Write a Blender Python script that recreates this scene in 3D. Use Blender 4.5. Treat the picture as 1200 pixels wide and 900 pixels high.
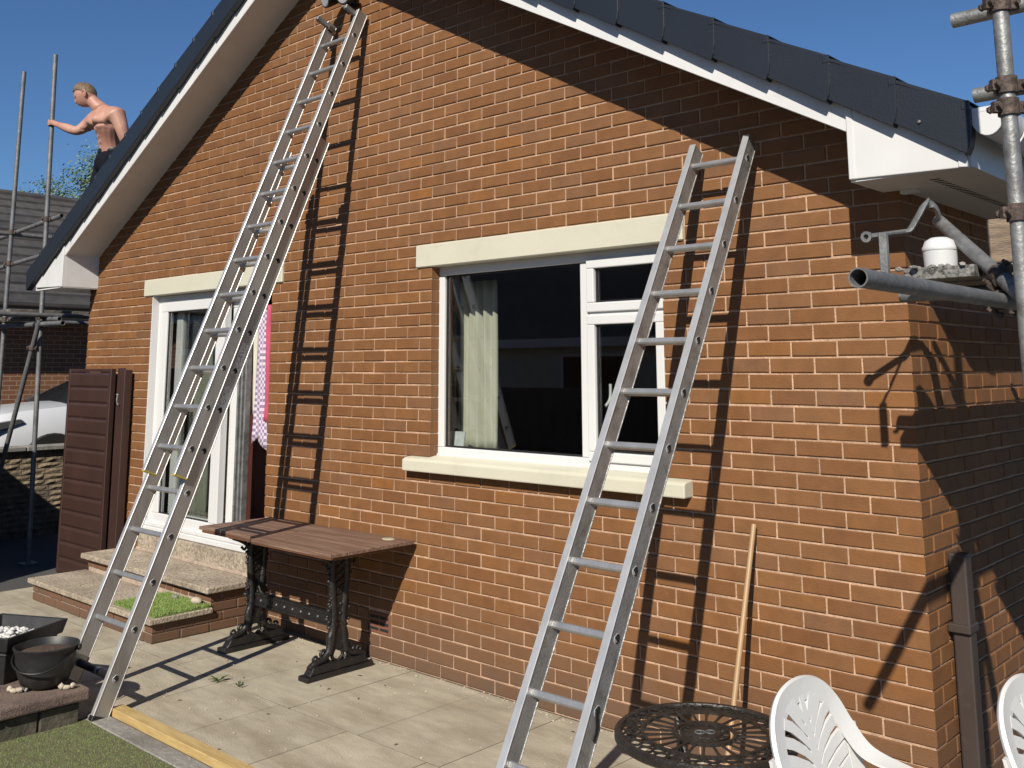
import bpy, bmesh, math, random
from mathutils import Vector, Matrix
random.seed(7)
for o in list(bpy.data.objects): bpy.data.objects.remove(o)
scene = bpy.context.scene
R = math.radians
# ------------------------------------------------------------------ camera
cam_d = bpy.data.cameras.new('camera'); cam = bpy.data.objects.new('camera', cam_d)
scene.collection.objects.link(cam); scene.camera = cam
YAW, PITCH, ROLL = -0.744267, 0.157282, -0.002689
fwd = Vector((math.sin(YAW)*math.cos(PITCH), math.cos(YAW)*math.cos(PITCH), math.sin(PITCH)))
rgt0 = Vector((math.cos(YAW), -math.sin(YAW), 0)); up0 = rgt0.cross(fwd)
rgt = rgt0*math.cos(ROLL)+up0*math.sin(ROLL); up = up0*math.cos(ROLL)-rgt0*math.sin(ROLL)
M = Matrix((rgt, up, -fwd)).transposed().to_4x4(); M.translation = Vector((1.6187, -4.2793, 1.8250))
cam.matrix_world = M
cam_d.sensor_width = 36; cam_d.lens = 36*1149.6/1200
cam_d.shift_y = -200.2/1200; cam_d.shift_x = -0.1/1200
cam_d.clip_start = 0.05; cam_d.clip_end = 500
# ------------------------------------------------------------------ light
SUN = Vector((-0.46, 1.0, -0.80)).normalized()          # travel direction of the sunlight
w = bpy.data.worlds.new('World'); scene.world = w; w.use_nodes = True
nt = w.node_tree; bg = nt.nodes['Background']
sky = nt.nodes.new('ShaderNodeTexSky'); sky.sky_type = 'NISHITA'; sky.sun_disc = False
sky.sun_elevation = math.asin(-SUN.z); sky.sun_rotation = math.atan2(-SUN.x, -SUN.y)
sky.altitude = 50; sky.air_density = 1.0; sky.dust_density = 0.0; sky.ozone_density = 10.0
nt.links.new(sky.outputs[0], bg.inputs[0]); bg.inputs[1].default_value = 0.062
sl = bpy.data.lights.new('sun', 'SUN'); sl.energy = 5.0; sl.angle = R(0.53); sl.color = (1.0, 0.93, 0.82)
so = bpy.data.objects.new('sun', sl); scene.collection.objects.link(so)
so.rotation_euler = SUN.to_track_quat('-Z', 'Y').to_euler(); so.location = (5, -10, 9)
vs = scene.view_settings; vs.view_transform = 'Standard'; vs.look = 'None'; vs.exposure = 0.45; vs.gamma = 1.0
vs.use_curve_mapping = False
scene.render.resolution_x = 1024; scene.render.resolution_y = 768

# ------------------------------------------------------------------ materials
ALB = 0.68      # one albedo calibration for the exposure used above
def mat(name, col, rough=0.6, metal=0.0, var=0.12, vscale=6.0, bump=0.0, bscale=60.0, col2=None, mixs=2.5,
        lo=0.45, hi=0.6, rand=0.0, spec=0.5, stretch=(1, 1, 1), trans=0.0, detail=4.0):
    col = tuple(c*ALB for c in col); col2 = tuple(c*ALB for c in col2) if col2 is not None else None
    m = bpy.data.materials.new(name); m.use_nodes = True
    n = m.node_tree.nodes; l = m.node_tree.links; b = n['Principled BSDF']
    b.inputs['Roughness'].default_value = rough; b.inputs['Metallic'].default_value = metal
    b.inputs['Specular IOR Level'].default_value = spec
    g = n.new('ShaderNodeNewGeometry'); mp = n.new('ShaderNodeMapping')
    mp.inputs['Scale'].default_value = stretch; l.new(g.outputs['Position'], mp.inputs['Vector'])
    oi = n.new('ShaderNodeObjectInfo')
    tx = n.new('ShaderNodeTexNoise'); tx.inputs['Scale'].default_value = vscale; tx.inputs['Detail'].default_value = detail
    l.new(mp.outputs[0], tx.inputs['Vector'])
    mr = n.new('ShaderNodeMapRange'); mr.inputs['From Min'].default_value = 0.25; mr.inputs['From Max'].default_value = 0.75
    mr.inputs['To Min'].default_value = 1-var; mr.inputs['To Max'].default_value = 1+var
    l.new(tx.outputs['Fac'], mr.inputs['Value'])
    val = mr.outputs[0]
    if rand > 0:
        ad = n.new('ShaderNodeMath'); ad.operation = 'ADD'
        l.new(oi.outputs['Random'], ad.inputs[0]); l.new(g.outputs['Random Per Island'], ad.inputs[1])
        fr = n.new('ShaderNodeMath'); fr.operation = 'FRACT'; l.new(ad.outputs[0], fr.inputs[0])
        rr = n.new('ShaderNodeMapRange'); rr.inputs['To Min'].default_value = 1-rand; rr.inputs['To Max'].default_value = 1+rand
        l.new(fr.outputs[0], rr.inputs['Value'])
        mu = n.new('ShaderNodeMath'); mu.operation = 'MULTIPLY'; l.new(val, mu.inputs[0]); l.new(rr.outputs[0], mu.inputs[1]); val = mu.outputs[0]
    base = None
    if col2 is not None:
        t2 = n.new('ShaderNodeTexNoise'); t2.inputs['Scale'].default_value = mixs; t2.inputs['Detail'].default_value = 6
        t2.inputs['Roughness'].default_value = 0.65
        l.new(mp.outputs[0], t2.inputs['Vector'])
        m2 = n.new('ShaderNodeMapRange'); m2.inputs['From Min'].default_value = lo; m2.inputs['From Max'].default_value = hi
        l.new(t2.outputs['Fac'], m2.inputs['Value'])
        mx = n.new('ShaderNodeMix'); mx.data_type = 'RGBA'
        mx.inputs['A'].default_value = (*col, 1); mx.inputs['B'].default_value = (*col2, 1)
        l.new(m2.outputs[0], mx.inputs['Factor']); base = mx.outputs['Result']
    vm = n.new('ShaderNodeVectorMath'); vm.operation = 'SCALE'
    if base is not None: l.new(base, vm.inputs[0])
    else: vm.inputs[0].default_value = col
    l.new(val, vm.inputs['Scale']); l.new(vm.outputs[0], b.inputs['Base Color'])
    if bump > 0:
        tb = n.new('ShaderNodeTexNoise'); tb.inputs['Scale'].default_value = bscale; tb.inputs['Detail'].default_value = 5
        l.new(mp.outputs[0], tb.inputs['Vector'])
        bp = n.new('ShaderNodeBump'); bp.inputs['Strength'].default_value = bump; bp.inputs['Distance'].default_value = 0.01
        l.new(tb.outputs['Fac'], bp.inputs['Height']); l.new(bp.outputs[0], b.inputs['Normal'])
    if trans > 0: b.inputs['Transmission Weight'].default_value = trans
    return m

def brick_material(name, cols, bump=0.35):
    """brick face: colour picked per brick, faint mottling, lime and soil marks near the ground"""
    m = bpy.data.materials.new(name); m.use_nodes = True
    n = m.node_tree.nodes; l = m.node_tree.links; b = n['Principled BSDF']
    b.inputs['Roughness'].default_value = 0.72; b.inputs['Specular IOR Level'].default_value = 0.35
    g = n.new('ShaderNodeNewGeometry'); oi = n.new('ShaderNodeObjectInfo')
    ad = n.new('ShaderNodeMath'); ad.operation = 'ADD'
    l.new(oi.outputs['Random'], ad.inputs[0]); l.new(g.outputs['Random Per Island'], ad.inputs[1])
    fr = n.new('ShaderNodeMath'); fr.operation = 'FRACT'; l.new(ad.outputs[0], fr.inputs[0])
    cr = n.new('ShaderNodeValToRGB'); cr.color_ramp.interpolation = 'LINEAR'
    els = cr.color_ramp.elements
    while len(els) < len(cols): els.new(0.5)
    for e, (p, c) in zip(els, cols): e.position = p; e.color = (*c, 1)
    l.new(fr.outputs[0], cr.inputs[0])
    nz = n.new('ShaderNodeTexNoise'); nz.inputs['Scale'].default_value = 9; nz.inputs['Detail'].default_value = 7; nz.inputs['Roughness'].default_value = .62
    l.new(g.outputs['Position'], nz.inputs['Vector'])
    mr = n.new('ShaderNodeMapRange'); mr.inputs['From Min'].default_value = .25; mr.inputs['From Max'].default_value = .75
    mr.inputs['To Min'].default_value = .80; mr.inputs['To Max'].default_value = 1.2; l.new(nz.outputs['Fac'], mr.inputs['Value'])
    vm = n.new('ShaderNodeVectorMath'); vm.operation = 'SCALE'; l.new(cr.outputs[0], vm.inputs[0]); l.new(mr.outputs[0], vm.inputs['Scale'])
    # efflorescence / dust, large soft patches
    n2 = n.new('ShaderNodeTexNoise'); n2.inputs['Scale'].default_value = 1.3; n2.inputs['Detail'].default_value = 8; n2.inputs['Roughness'].default_value = .7
    l.new(g.outputs['Position'], n2.inputs['Vector'])
    m2 = n.new('ShaderNodeMapRange'); m2.inputs['From Min'].default_value = .48; m2.inputs['From Max'].default_value = .75
    m2.inputs['To Max'].default_value = .30; l.new(n2.outputs['Fac'], m2.inputs['Value'])
    mx = n.new('ShaderNodeMix'); mx.data_type = 'RGBA'; mx.inputs['B'].default_value = (.165, .094, .056, 1)
    l.new(m2.outputs[0], mx.inputs['Factor']); l.new(vm.outputs[0], mx.inputs['A'])
    # splash soil on the lowest courses
    sx = n.new('ShaderNodeSeparateXYZ'); l.new(g.outputs['Position'], sx.inputs[0])
    m3 = n.new('ShaderNodeMapRange'); m3.inputs['From Min'].default_value = .50; m3.inputs['From Max'].default_value = .0
    m3.inputs['To Max'].default_value = .95; l.new(sx.outputs['Z'], m3.inputs['Value'])
    n3 = n.new('ShaderNodeMath'); n3.operation = 'MULTIPLY'; l.new(m3.outputs[0], n3.inputs[0]); l.new(nz.outputs['Fac'], n3.inputs[1])
    n4 = n.new('ShaderNodeMath'); n4.operation = 'MULTIPLY'; n4.inputs[1].default_value = 1.5; n4.use_clamp = True; l.new(n3.outputs[0], n4.inputs[0])
    mx2 = n.new('ShaderNodeMix'); mx2.data_type = 'RGBA'; mx2.inputs['B'].default_value = (.088, .060, .043, 1)
    l.new(n4.outputs[0], mx2.inputs['Factor']); l.new(mx.outputs['Result'], mx2.inputs['A'])
    # specks of lime / mortar smears
    n5 = n.new('ShaderNodeTexNoise'); n5.inputs['Scale'].default_value = 38; n5.inputs['Detail'].default_value = 3
    l.new(g.outputs['Position'], n5.inputs['Vector'])
    m5 = n.new('ShaderNodeMapRange'); m5.inputs['From Min'].default_value = .74; m5.inputs['From Max'].default_value = .80
    m5.inputs['To Max'].default_value = .55; l.new(n5.outputs['Fac'], m5.inputs['Value'])
    mx3 = n.new('ShaderNodeMix'); mx3.data_type = 'RGBA'; mx3.inputs['B'].default_value = (.36, .24, .16, 1)
    l.new(m5.outputs[0], mx3.inputs['Factor']); l.new(mx2.outputs['Result'], mx3.inputs['A'])
    l.new(mx3.outputs['Result'], b.inputs['Base Color'])
    mp = n.new('ShaderNodeMapping'); mp.inputs['Scale'].default_value = (1, 1, 2.2); l.new(g.outputs['Position'], mp.inputs['Vector'])
    nb = n.new('ShaderNodeTexNoise'); nb.inputs['Scale'].default_value = 55; nb.inputs['Detail'].default_value = 6; l.new(mp.outputs[0], nb.inputs['Vector'])
    bp = n.new('ShaderNodeBump'); bp.inputs['Strength'].default_value = bump; bp.inputs['Distance'].default_value = .004
    l.new(nb.outputs['Fac'], bp.inputs['Height']); l.new(bp.outputs[0], b.inputs['Normal'])
    return m

MT = {}
MT['brick'] = brick_material('brick', [(0, (.134, .056, .020)), (.10, (.150, .063, .021)), (.5, (.160, .069, .0225)), (.74, (.168, .075, .0255)), (.88, (.150, .071, .031)), (.955, (.192, .078, .019)), (1, (.134, .065, .030))])
MT['step_brick'] = brick_material('step_brick', [(0, (.125, .055, .026)), (.5, (.165, .072, .033)), (1, (.20, .085, .032))])
MT['mortar'] = mat('mortar', (.62, .40, .26), .9, var=.25, vscale=14, bump=.6, bscale=90, col2=(.46, .30, .20), mixs=3)
MT['step_mortar'] = mat('step_mortar', (.50, .39, .30), .9, var=.25, vscale=20, bump=.6, bscale=90)
MT['cream'] = mat('cream_paint', (.68, .655, .52), .62, var=.05, vscale=3, bump=.09, bscale=30, col2=(.62, .59, .46), mixs=4, lo=.55, hi=.75)
MT['upvc'] = mat('white_upvc', (.80, .80, .79), .32, var=.03, vscale=2)
MT['upvc_dirty'] = mat('white_upvc_weathered', (.80, .80, .79), .38, var=.05, vscale=5, col2=(.66, .65, .61), mixs=7, lo=.58, hi=.78)
MT['gasket'] = mat('black_gasket', (.012, .012, .013), .55)
MT['verge'] = mat('charcoal_plastic', (.017, .021, .029), .42, var=.1, vscale=3, bump=.1, bscale=120)
MT['tile'] = mat('grey_roof_tile', (.062, .058, .058), .8, var=.3, vscale=5, bump=.5, bscale=70, rand=.22, col2=(.085, .075, .068), mixs=1.5)
MT['alu'] = mat('aluminium', (.55, .545, .53), .42, metal=.75, var=.14, vscale=7, bump=.12, bscale=110, col2=(.40, .39, .37), mixs=9, lo=.5, hi=.72, stretch=(1, 1, .35))
MT['alu_old'] = mat('worn_aluminium', (.50, .495, .48), .48, metal=.7, var=.22, vscale=11, bump=.3, bscale=90, col2=(.34, .31, .28), mixs=14, lo=.52, hi=.68)
MT['alu_edge'] = mat('bright_aluminium', (.72, .715, .70), .34, metal=.55, var=.12, vscale=14)
MT['rung'] = mat('rung_aluminium', (.60, .595, .58), .36, metal=.7, var=.15, vscale=16, bump=.15, bscale=120)
MT['dark_fill'] = mat('near_black_fill', (.012, .012, .012), .8)
MT['sticker'] = mat('worn_sticker', (.80, .79, .76), .6, var=.3, vscale=90, col2=(.30, .29, .28), mixs=75, lo=.50, hi=.60)
MT['yellow'] = mat('yellow_cap', (.55, .40, .03), .5, var=.25, vscale=30)
MT['black_plastic'] = mat('black_plastic', (.014, .014, .015), .42, var=.25, vscale=12, bump=.1, bscale=60)
MT['pot_plastic'] = mat('dusty_black_plastic', (.020, .020, .021), .5, var=.3, vscale=9, col2=(.045, .043, .04), mixs=11, lo=.52, hi=.75)
MT['iron'] = mat('black_cast_iron', (.014, .013, .013), .46, var=.3, vscale=20, bump=.5, bscale=60, col2=(.035, .026, .020), mixs=13, lo=.5, hi=.72)
MT['table_metal'] = mat('brown_black_cast_metal', (.022, .018, .015), .40, var=.3, vscale=25, bump=.4, bscale=90, col2=(.045, .036, .03), mixs=20, lo=.52, hi=.75)
MT['wood_top'] = mat('weathered_brown_wood', (.185, .098, .062), .6, var=.3, vscale=5, bump=.3, bscale=25, col2=(.29, .19, .14), mixs=3.2, lo=.42, hi=.62, stretch=(.5, 9, 9), detail=8)
MT['wood_edge'] = mat('brown_wood_edge', (.17, .070, .032), .5, var=.3, vscale=4, bump=.3, bscale=25, stretch=(.6, 6, 8))
MT['broom'] = mat('pale_wooden_handle', (.46, .29, .145), .5, var=.12, vscale=5, stretch=(4, 4, .4))
MT['batten'] = mat('new_softwood', (.62, .45, .19), .6, var=.12, vscale=6, bump=.15, bscale=30, col2=(.52, .35, .13), mixs=5, stretch=(1, 7, 7))
MT['old_wood'] = mat('weathered_plank', (.33, .245, .17), .8, var=.25, vscale=5, bump=.5, bscale=30, col2=(.22, .16, .115), mixs=4, stretch=(1.5, 1.5, 9))
MT['board'] = mat('dirty_scaffold_board', (.13, .115, .095), .85, var=.35, vscale=9, bump=.5, bscale=60, col2=(.24, .22, .19), mixs=16, lo=.5, hi=.66)
MT['band'] = mat('board_end_band', (.26, .255, .24), .7, metal=.2, var=.4, vscale=60, bump=.4, bscale=90, col2=(.06, .055, .05), mixs=55, lo=.47, hi=.6)
MT['galv'] = mat('galvanised_steel', (.34, .345, .34), .5, metal=.55, var=.25, vscale=14, bump=.25, bscale=80, col2=(.23, .225, .215), mixs=18, lo=.48, hi=.65)
MT['galv_dark'] = mat('dull_steel_tube', (.21, .213, .215), .6, metal=.45, var=.3, vscale=11, bump=.25, bscale=70, col2=(.33, .33, .325), mixs=20, lo=.55, hi=.72)
MT['coupler'] = mat('rusty_coupler', (.085, .062, .052), .7, metal=.3, var=.4, vscale=40, bump=.5, bscale=90, col2=(.17, .12, .095), mixs=35, lo=.5, hi=.65)
MT['downpipe'] = mat('brown_downpipe', (.060, .044, .037), .5, var=.15, vscale=6, col2=(.09, .072, .062), mixs=9, lo=.58, hi=.75)
MT['gate'] = mat('brown_cladding', (.055, .026, .020), .5, var=.15, vscale=4, bump=.1, bscale=40)
MT['slab'] = mat('concrete_paving', (.51, .455, .345), .88, var=.17, vscale=4.5, bump=.5, bscale=55, col2=(.36, .305, .215), mixs=1.9, lo=.40, hi=.68, rand=.07, stretch=(1.0, 2.6, 1), detail=9)
MT['dirt'] = mat('joint_soil', (.12, .095, .065), .95, var=.3, vscale=20)
MT['aggregate'] = mat('pebbled_concrete', (.46, .385, .29), .9, var=.55, vscale=48, bump=1.0, bscale=60, col2=(.30, .245, .18), mixs=3.0, lo=.40, hi=.66)
MT['coping'] = mat('pinkish_gritty_coping', (.22, .155, .12), .92, var=.34, vscale=95, bump=.8, bscale=130, col2=(.14, .10, .085), mixs=4)
MT['kerb'] = mat('grey_concrete_edging', (.31, .295, .265), .92, var=.3, vscale=40, bump=.6, bscale=80, col2=(.22, .205, .18), mixs=5)
MT['sunk_block'] = mat('mossy_block', (.115, .098, .07), .92, var=.35, vscale=20, bump=.6, bscale=50, col2=(.07, .068, .04), mixs=6)
MT['asphalt'] = mat('asphalt', (.075, .073, .07), .93, var=.3, vscale=50, bump=.6, bscale=120, col2=(.10, .095, .088), mixs=1.2)
MT['turf_base'] = mat('turf_backing', (.16, .235, .055), .95, var=.3, vscale=30)
MT['turf'] = mat('artificial_grass', (.27, .41, .085), .7, var=.25, vscale=30, rand=.3, col2=(.34, .43, .14), mixs=25)
MT['white_stone'] = mat('white_pebbles', (.74, .73, .70), .75, var=.12, vscale=30, rand=.08)
MT['pale_stone'] = mat('pale_stone', (.55, .47, .36), .85, var=.2, vscale=25, bump=.4, bscale=50)
MT['soil'] = mat('dry_soil', (.085, .05, .032), .95, var=.5, vscale=60, bump=1, bscale=60)
MT['plastic_white'] = mat('white_plastic_chair', (.78, .78, .765), .38, var=.04, vscale=7, col2=(.66, .66, .64), mixs=22, lo=.63, hi=.78)
MT['tub_white'] = mat('white_tub', (.78, .79, .79), .35, var=.03)
MT['grime'] = mat('dried_plaster', (.30, .29, .27), .95, var=.4, vscale=50, bump=.8, bscale=90)
MT['curtain'] = mat('cream_curtain', (.66, .64, .52), .85, var=.06, vscale=6)
MT['sheer'] = mat('olive_lining', (.20, .20, .15), .9)
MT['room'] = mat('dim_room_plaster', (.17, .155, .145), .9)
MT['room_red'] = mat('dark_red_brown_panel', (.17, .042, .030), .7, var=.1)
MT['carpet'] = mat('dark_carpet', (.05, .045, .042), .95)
MT['pink'] = mat('pink_cloth', (.58, .085, .165), .85, var=.15, vscale=14)
MT['car_white'] = mat('white_car_paint', (.72, .74, .77), .18, var=.01)
MT['car_glass'] = mat('dark_car_glass', (.02, .022, .025), .06)
MT['tyre'] = mat('tyre_rubber', (.018, .018, .018), .85)
MT['rim'] = mat('alloy_rim', (.35, .35, .36), .35, metal=.8)
MT['trim'] = mat('black_car_trim', (.02, .02, .021), .6)
MT['lamp'] = mat('headlamp_lens', (.10, .105, .11), .1)
MT['wallstone'] = mat('buff_rock_faced_block', (.30, .235, .155), .92, var=.3, vscale=18, bump=1.0, bscale=28, rand=.16, col2=(.21, .165, .115), mixs=6)
MT['fascia'] = mat('pale_blue_grey_fascia', (.46, .50, .53), .5)
MT['skin'] = mat('skin', (.52, .265, .195), .5, var=.12, vscale=16, col2=(.60, .34, .255), mixs=5, spec=.4)
MT['hair'] = mat('fair_brown_hair', (.17, .11, .055), .6, var=.6, vscale=45, bump=.6, bscale=120, stretch=(1, 1, .4))
MT['trousers'] = mat('navy_black_trousers', (.010, .011, .018), .9, spec=.1, var=.25, vscale=16, bump=.5, bscale=18)
MT['boot'] = mat('brown_boots', (.06, .04, .025), .7)
MT['leaf'] = mat('leaf_green', (.13, .20, .075), .6, var=.3, vscale=3, rand=.45)
MT['bark'] = mat('bark', (.09, .065, .045), .9, var=.3, vscale=20)
MT['airbrick'] = mat('terracotta_airbrick', (.21, .085, .048), .85, var=.2, vscale=12)
MT['paper'] = mat('pale_card', (.62, .66, .66), .7, var=.25, vscale=30)
MT['coaster'] = mat('cream_disc', (.60, .55, .36), .6)
MT['fence_wood'] = mat('fence_timber', (.26, .18, .115), .85, var=.25, vscale=6, stretch=(4, 4, .5))
MT['weed'] = mat('weed_green', (.06, .12, .02), .7, var=.3)
MT['debris'] = mat('debris', (.09, .07, .05), .9)
MT['plastic_grey'] = mat('grey_lamp_glass', (.5, .5, .5), .2)

def glass_material():
    m = bpy.data.materials.new('window_glass'); m.use_nodes = True
    n = m.node_tree.nodes; l = m.node_tree.links
    for x in list(n):
        if x.type != 'OUTPUT_MATERIAL': n.remove(x)
    out = [x for x in n if x.type == 'OUTPUT_MATERIAL'][0]
    tr = n.new('ShaderNodeBsdfTransparent'); tr.inputs[0].default_value = (.90, .92, .91, 1)
    gl = n.new('ShaderNodeBsdfGlossy'); gl.inputs['Roughness'].default_value = .012
    gl.inputs['Color'].default_value = (1, 1, 1, 1)
    fr = n.new('ShaderNodeFresnel'); fr.inputs['IOR'].default_value = 1.55
    mu = n.new('ShaderNodeMath'); mu.operation = 'MULTIPLY'; mu.inputs[1].default_value = 3.0; mu.use_clamp = True
    l.new(fr.outputs[0], mu.inputs[0])
    gg = n.new('ShaderNodeNewGeometry'); sb_ = n.new('ShaderNodeMath'); sb_.operation = 'SUBTRACT'; sb_.inputs[0].default_value = 1.0; l.new(gg.outputs['Backfacing'], sb_.inputs[1])
    m3_ = n.new('ShaderNodeMath'); m3_.operation = 'MULTIPLY'; l.new(mu.outputs[0], m3_.inputs[0]); l.new(sb_.outputs[0], m3_.inputs[1])
    mx = n.new('ShaderNodeMixShader'); l.new(m3_.outputs[0], mx.inputs[0]); l.new(tr.outputs[0], mx.inputs[1]); l.new(gl.outputs[0], mx.inputs[2])
    l.new(mx.outputs[0], out.inputs['Surface'])
    return m
MT['glass'] = glass_material()

def check_material():
    m = bpy.data.materials.new('lilac_check_cloth'); m.use_nodes = True
    n = m.node_tree.nodes; l = m.node_tree.links; b = n['Principled BSDF']; b.inputs['Roughness'].default_value = .9
    g = n.new('ShaderNodeNewGeometry'); ck = n.new('ShaderNodeTexChecker'); ck.inputs['Scale'].default_value = 42
    ck.inputs['Color1'].default_value = (.52, .45, .52, 1); ck.inputs['Color2'].default_value = (.20, .15, .24, 1)
    l.new(g.outputs['Position'], ck.inputs['Vector']); l.new(ck.outputs[0], b.inputs['Base Color'])
    return m
MT['check'] = check_material()

def far_brick_material(name, c1, c2, mo, axis):
    """brickwork too far away to pick bricks apart"""
    m = bpy.data.materials.new(name); m.use_nodes = True
    n = m.node_tree.nodes; l = m.node_tree.links; b = n['Principled BSDF']; b.inputs['Roughness'].default_value = .85
    g = n.new('ShaderNodeNewGeometry'); s = n.new('ShaderNodeSeparateXYZ'); c = n.new('ShaderNodeCombineXYZ')
    l.new(g.outputs['Position'], s.inputs[0])
    l.new(s.outputs[axis], c.inputs['X']); l.new(s.outputs['Z'], c.inputs['Y'])
    t = n.new('ShaderNodeTexBrick'); t.inputs['Scale'].default_value = 1; t.inputs['Brick Width'].default_value = .225
    t.inputs['Row Height'].default_value = .075; t.inputs['Mortar Size'].default_value = .006; t.inputs['Bias'].default_value = 0
    t.inputs['Color1'].default_value = (*c1, 1); t.inputs['Color2'].default_value = (*c2, 1); t.inputs['Mortar'].default_value = (*mo, 1)
    l.new(c.outputs[0], t.inputs['Vector']); l.new(t.outputs['Color'], b.inputs['Base Color'])
    return m
MT['far_brick_y'] = far_brick_material('far_brickwork', (.18, .076, .033), (.135, .055, .026), (.28, .20, .14), 'Y')
MT['far_brick_x'] = far_brick_material('far_brickwork_end', (.18, .076, .033), (.135, .055, .026), (.28, .20, .14), 'X')

# ------------------------------------------------------------------ mesh helpers
COL = scene.collection
class MB:
    def __init__(s): s.v = []; s.f = []
    def add(s, vs, fs):
        o = len(s.v); s.v += [tuple(p) for p in vs]; s.f += [tuple(i+o for i in f) for f in fs]; return s
    def box(s, x0, x1, y0, y1, z0, z1):
        return s.add([(x0,y0,z0),(x1,y0,z0),(x1,y1,z0),(x0,y1,z0),(x0,y0,z1),(x1,y0,z1),(x1,y1,z1),(x0,y1,z1)],
                     [(0,3,2,1),(4,5,6,7),(0,1,5,4),(1,2,6,5),(2,3,7,6),(3,0,4,7)])
    def obox(s, c, ax, ay, az):       # oriented box: centre and three half-axis vectors
        c, ax, ay, az = Vector(c), Vector(ax), Vector(ay), Vector(az); vs = []
        for k in (-1, 1):
            for (i, j) in ((-1,-1),(1,-1),(1,1),(-1,1)): vs.append(c+ax*i+ay*j+az*k)
        return s.add(vs, [(0,3,2,1),(4,5,6,7),(0,1,5,4),(1,2,6,5),(2,3,7,6),(3,0,4,7)])
    def prism(s, poly, axis, a, b):   # extrude a 2-D polygon along an axis
        def p3(p, t):
            if axis == 'y': return (p[0], t, p[1])
            if axis == 'x': return (t, p[0], p[1])
            return (p[0], p[1], t)
        n = len(poly); vs = [p3(p, a) for p in poly]+[p3(p, b) for p in poly]
        fs = [tuple(range(n)), tuple(range(2*n-1, n-1, -1))]+[(i, i+n, (i+1) % n+n, (i+1) % n) for i in range(n)]
        return s.add(vs, fs)
    def path(s, pts, rad, seg=8, flat=1.0, flatdir=None, closed=False, caps=True):
        pts = [Vector(p) for p in pts]; n = len(pts)
        rr = rad if hasattr(rad, '__len__') else [rad]*n
        vs = []; ref = None
        for i, p in enumerate(pts):
            if closed: t = pts[(i+1) % n]-pts[i-1]
            else: t = pts[min(i+1, n-1)]-pts[max(i-1, 0)]
            t.normalize()
            if flatdir is not None: u = Vector(flatdir); u = u-t*u.dot(t)
            elif ref is None: u = Vector((0,0,1)) if abs(t.z) < .9 else Vector((1,0,0)); u = u-t*u.dot(t)
            else: u = ref-t*ref.dot(t)
            if u.length < 1e-6: u = t.orthogonal()
            u.normalize(); ref = u; v = t.cross(u)
            for k in range(seg):
                a = 2*math.pi*k/seg
                vs.append(p+u*(math.cos(a)*rr[i]*flat)+v*(math.sin(a)*rr[i]))
        fs = []
        m = n if closed else n-1
        for i in range(m):
            j = (i+1) % n
            for k in range(seg):
                k2 = (k+1) % seg
                fs.append((i*seg+k, i*seg+k2, j*seg+k2, j*seg+k))
        if caps and not closed:
            fs.append(tuple(range(seg-1, -1, -1))); fs.append(tuple((n-1)*seg+k for k in range(seg)))
        return s.add(vs, fs)
    def tube(s, a, b, r, seg=16, hollow=False):
        if not hollow: return s.path([a, b], r, seg)
        a, b = Vector(a), Vector(b); s.path([a, b], r, seg, caps=False)
        t = (b-a).normalized(); u = Vector((0,0,1)) if abs(t.z) < .9 else Vector((1,0,0)); u = (u-t*u.dot(t)).normalized(); v = t.cross(u)
        for end, other in ((a, b), (b, a)):
            d = (other-end).normalized(); ri = r*.84; vs = []
            for k in range(seg):
                q = 2*math.pi*k/seg; e = u*math.cos(q)+v*math.sin(q)
                vs += [end+e*r, end+e*ri, end+d*min(.5, (b-a).length*.48)+e*ri]
            fs = []
            for k in range(seg):
                k2 = (k+1) % seg; fs += [(3*k,3*k2,3*k2+1,3*k+1), (3*k+1,3*k2+1,3*k2+2,3*k+2)]
            fs.append(tuple(3*k+2 for k in range(seg)))
            s.add(vs, fs)
        return s
    def lathe(s, c, prof, seg=32, axis='z', sx=1, sy=1):
        c = Vector(c); vs = []; n = len(prof)
        for k in range(seg):
            a = 2*math.pi*k/seg
            for (r, h) in prof:
                if axis == 'z': vs.append(c+Vector((r*math.cos(a)*sx, r*math.sin(a)*sy, h)))
                elif axis == 'x': vs.append(c+Vector((h, r*math.cos(a), r*math.sin(a))))
                else: vs.append(c+Vector((r*math.cos(a), h, r*math.sin(a))))
        fs = []
        for k in range(seg):
            k2 = (k+1) % seg
            for i in range(n-1): fs.append((k*n+i, k2*n+i, k2*n+i+1, k*n+i+1))
        return s.add(vs, fs)
    def blob(s, c, r, seed=0, sub=1, jit=.15):
        bm = bmesh.new(); bmesh.ops.create_icosphere(bm, subdivisions=sub, radius=1); rd = random.Random(seed)
        vs = []
        for v in bm.verts:
            k = 1+rd.uniform(-jit, jit); vs.append((c[0]+v.co.x*r[0]*k, c[1]+v.co.y*r[1]*k, c[2]+v.co.z*r[2]*k))
        bm.verts.index_update(); fs = [tuple(v.index for v in f.verts) for f in bm.faces]; bm.free()
        return s.add(vs, fs)
    def build(s, name, m, parent=None, bevel=0, smooth=None, off=None, seg=1):
        me = bpy.data.meshes.new(name)
        o = off if off is not None else (parent_origin(parent) if parent is not None else Vector((0,0,0)))
        me.from_pydata([(p[0]-o[0], p[1]-o[1], p[2]-o[2]) for p in s.v], [], s.f); me.validate()
        bm = bmesh.new(); bm.from_mesh(me)
        bmesh.ops.recalc_face_normals(bm, faces=bm.faces)
        if bevel > 0:
            bmesh.ops.bevel(bm, geom=[e for e in bm.edges if len(e.link_faces) == 2 and e.calc_face_angle(0) > .5], offset=bevel, segments=seg, profile=.5, affect='EDGES', clamp_overlap=True)
        bm.to_mesh(me); bm.free()
        if smooth:
            for p in me.polygons: p.use_smooth = True
            me.set_sharp_from_angle(angle=R(smooth))
        me.materials.append(MT[m] if isinstance(m, str) else m)
        ob = bpy.data.objects.new(name, me); COL.objects.link(ob)
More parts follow.
